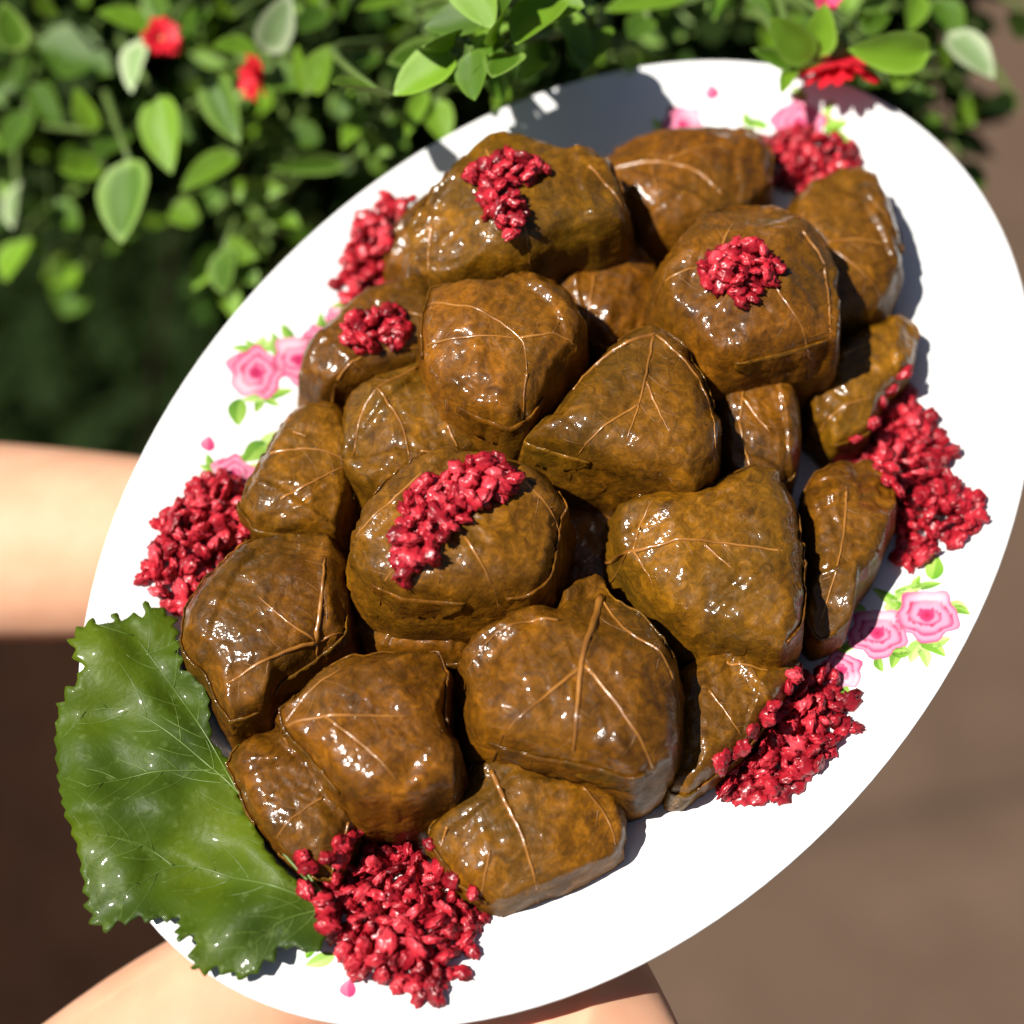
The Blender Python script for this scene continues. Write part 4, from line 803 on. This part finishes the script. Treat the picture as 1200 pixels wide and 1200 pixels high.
# the depth of the shrub: a mass of leaves nobody could count
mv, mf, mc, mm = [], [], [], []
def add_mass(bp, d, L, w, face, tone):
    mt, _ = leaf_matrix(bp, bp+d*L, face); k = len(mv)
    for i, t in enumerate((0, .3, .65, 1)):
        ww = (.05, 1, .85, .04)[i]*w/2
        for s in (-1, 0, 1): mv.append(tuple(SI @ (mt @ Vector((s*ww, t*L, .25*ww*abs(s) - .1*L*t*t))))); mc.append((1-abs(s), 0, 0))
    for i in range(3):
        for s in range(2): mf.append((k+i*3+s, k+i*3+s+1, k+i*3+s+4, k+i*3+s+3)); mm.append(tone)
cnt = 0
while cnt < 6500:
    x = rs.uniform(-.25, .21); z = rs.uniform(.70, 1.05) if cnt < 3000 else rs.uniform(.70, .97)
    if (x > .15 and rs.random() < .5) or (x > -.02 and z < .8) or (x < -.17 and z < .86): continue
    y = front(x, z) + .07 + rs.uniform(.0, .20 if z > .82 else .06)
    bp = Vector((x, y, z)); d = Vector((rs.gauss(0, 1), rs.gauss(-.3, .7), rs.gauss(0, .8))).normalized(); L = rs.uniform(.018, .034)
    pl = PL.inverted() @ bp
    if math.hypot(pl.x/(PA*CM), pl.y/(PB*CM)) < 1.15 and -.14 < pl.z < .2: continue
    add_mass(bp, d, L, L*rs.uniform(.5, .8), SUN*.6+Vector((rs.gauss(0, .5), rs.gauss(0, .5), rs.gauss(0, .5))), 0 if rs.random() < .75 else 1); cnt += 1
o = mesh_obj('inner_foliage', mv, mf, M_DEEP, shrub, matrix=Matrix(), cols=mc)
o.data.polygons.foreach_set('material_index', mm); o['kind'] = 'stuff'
# dark leaves added on the bed, imitating the shade under the shrub
gv, gf = [], []
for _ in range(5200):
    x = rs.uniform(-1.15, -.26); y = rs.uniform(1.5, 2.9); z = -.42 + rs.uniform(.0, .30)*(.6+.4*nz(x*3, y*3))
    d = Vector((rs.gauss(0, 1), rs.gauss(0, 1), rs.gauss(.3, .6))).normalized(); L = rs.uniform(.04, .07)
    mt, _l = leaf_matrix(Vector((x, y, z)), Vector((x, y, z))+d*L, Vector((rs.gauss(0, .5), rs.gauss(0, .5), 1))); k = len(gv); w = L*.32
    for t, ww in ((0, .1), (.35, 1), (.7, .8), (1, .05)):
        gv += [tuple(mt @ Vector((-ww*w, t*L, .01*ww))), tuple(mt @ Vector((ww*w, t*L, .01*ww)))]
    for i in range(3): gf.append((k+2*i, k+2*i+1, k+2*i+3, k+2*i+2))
tag(mesh_obj('shade_leaf_mass', gv, gf, M_DEEP[0]), 'dark leaf mass added on the bed to imitate the shade under the shrub', 'added foliage', kind='stuff')
def flower(pos, r, face, mat, spread):
    verts, faces, idx = [], [], []
    rn = random.Random(int(pos[0]*9999)); npet = 34
    for p in range(npet):
        a = 2*math.pi*p/npet*1.0 + rn.gauss(0, .06); el = spread + rn.gauss(0, .10) + (.25 if p % 2 else 0); L = r*rn.uniform(.86, 1.08)
        out = Vector((math.cos(a), math.sin(a), 0)); side = Vector((-math.sin(a), math.cos(a), 0)); k = len(verts)
        for i, t in enumerate((.12, .45, .8, 1)):
            w = r*(.05, .11, .12, .03)[i]; q = out*(L*t*math.cos(el)) + Vector((0, 0, L*t*math.sin(el) - r*.12*t*t))
            verts += [q-side*w, q+side*w]
        for i in range(3): faces.append((k+2*i, k+2*i+1, k+2*i+3, k+2*i+2)); idx.append(0)
    k = len(verts); n = 14
    for j in range(4):
        for i in range(n):
            a = 2*math.pi*i/n; ph = j/3*math.pi/2
            verts.append(Vector((math.cos(a)*math.cos(ph)*r*.20, math.sin(a)*math.cos(ph)*r*.20, math.sin(ph)*r*.16)))
    for j in range(3):
        for i in range(n): faces.append((k+j*n+i, k+j*n+(i+1) % n, k+(j+1)*n+(i+1) % n, k+(j+1)*n+i)); idx.append(1)
    # green calyx cup behind
    k = len(verts)
    for j, (rr, zz) in enumerate(((.22, .02), (.26, -.12), (.16, -.30), (.06, -.42))):
        for i in range(n):
            a = 2*math.pi*i/n; verts.append(Vector((math.cos(a)*rr*r, math.sin(a)*rr*r, zz*r)))
    for j in range(3):
        for i in range(n): faces.append((k+j*n+i, k+(j+1)*n+i, k+(j+1)*n+(i+1) % n, k+j*n+(i+1) % n)); idx.append(2)
    rot = Vector(face).normalized().to_track_quat('Z', 'Y').to_matrix().to_4x4()
    o = mesh_obj('flower', verts, faces, [mat, M_YEL, M_STEM], shrub, matrix=SI @ Matrix.Translation(pos) @ rot)
    o.data.polygons.foreach_set('material_index', idx)
    back = Vector(pos) - Vector(face).normalized()*r*.4
    stem(back + Vector((.01, .07, -.02)), back, .0018, .004)
    return o
FACES = {'full': (VIEW + Vector((.25, 0, .35)), .35), 'edge': (Vector((-.75, -.45, .35)), .5), 'side': (Vector((.08, -.42, -.85)), .30)}
for i, (kind, pos, r) in enumerate(FLOWERS):
    fc, spd = FACES[kind]
    flower(pos, r, fc, M_PINK if i == 3 else M_RED, spd)

# ------------------------------------------------------------------ the person holding the platter
def skinned(name, chain, radii, edges, mat, root, parent=None, sub=2):
    me = bpy.data.meshes.new(name); me.from_pydata(chain, edges, [])
    o = bpy.data.objects.new(name, me); C.objects.link(o)
    sk = o.modifiers.new('skin', 'SKIN'); sk.use_smooth_shade = True
    lay = me.skin_vertices[0] if len(me.skin_vertices) else None
    if lay is None:
        bpy.context.view_layer.objects.active = o; bpy.ops.mesh.customdata_skin_add(); lay = me.skin_vertices[0]
    for d, r in zip(lay.data, radii): d.radius = r if isinstance(r, tuple) else (r, r)
    for d in lay.data: d.use_root = False
    lay.data[root].use_root = True
    ss = o.modifiers.new('smooth', 'SUBSURF'); ss.levels = sub; ss.render_levels = sub
    dg = bpy.context.evaluated_depsgraph_get(); ev = o.evaluated_get(dg)
    m2 = bpy.data.meshes.new_from_object(ev); m2.name = name
    bpy.data.objects.remove(o); bpy.data.meshes.remove(me)
    m2.materials.clear(); m2.materials.append(mat)
    m2.polygons.foreach_set('use_smooth', [True]*len(m2.polygons))
    r = bpy.data.objects.new(name, m2); C.objects.link(r)
    if parent: r.parent = parent
    return r
V, Rr, E = [], [], []
def jv(p, r, link=None):
    V.append(tuple(p)); Rr.append(r)
    if link is not None: E.append((link, len(V)-1))
    return len(V)-1
pel = jv((-.62, .08, .48), (.15, .11)); sp = jv((-.60, .08, .74), (.13, .10), pel); ch = jv((-.58, .07, 1.02), (.15, .10), sp)
nk = jv((-.57, .07, 1.17), .052, ch); hd0 = jv((-.55, .07, 1.25), .06, nk); hd1 = jv((-.545, .07, 1.34), (.08, .095), hd0); hd2 = jv((-.56, .07, 1.42), (.06, .07), hd1)
jv((-.455, .07, 1.315), .014, hd1)                                   # nose
for s in (-1, 1):
    hp = jv((-.62, .08+s*.09, .42), .088, pel); kn = jv((-.60, .08+s*.10, .02), .058, hp); an = jv((-.63, .08+s*.10, -.36), .036, kn); jv((-.50, .08+s*.11, -.395), (.036, .026), an)
def arm(shoulder, keys, rads, tips):
    i = jv(shoulder, .055, ch)
    for kname, r in zip(keys, rads): i = jv(ARM[kname], r, i)
    knuckle = i
    wrist = Vector(ARM[keys[-3]]); pa = Vector(ARM[keys[-2]]); 
    for f, chain in enumerate(tips):
        j = knuckle if f < 4 else i_palm(keys)
        for n_, p in enumerate(chain): j = jv(p, (.0105, .0092, .0078)[n_], j)
def i_palm(keys): return V.index(tuple(ARM[keys[-2]]))
arm((-.47, .22, 1.12), ['elbowA', 'foreA', 'midA', 'wristA', 'palmA', 'knA'], [.044, .041, .037, (.028, .023), (.036, .016), (.038, .013)], TIPS['A'])
arm((-.40, -.05, 1.06), ['elbowB', 'foreB', 'wristB', 'palmB', 'knB'], [.042, .037, (.028, .023), (.036, .019), (.034, .020)], TIPS["B"])
person = skinned('person', V, Rr, E, M_SKIN, pel)
tag(person, 'person with bare forearms holding the platter out from below with both hands', 'person')
dress = skinned('dress', [(-.62, .08, -.05), (-.62, .08, .46), (-.60, .08, .74), (-.58, .07, 1.02), (-.575, .07, 1.10), (-.49, .21, 1.10), (-.44, -.04, 1.06)],
                [(.21, .18), (.175, .135), (.15, .12), (.165, .12), (.10, .08), .068, .066], [(0, 1), (1, 2), (2, 3), (3, 4), (3, 5), (3, 6)], M_CLOTH, 1, person)
hair = skinned('hair', [(-.60, .07, 1.24), (-.60, .07, 1.36), (-.575, .07, 1.44)], [(.06, .05), (.075, .07), (.06, .065)], [(0, 1), (1, 2)], M_HAIR, 1, person)
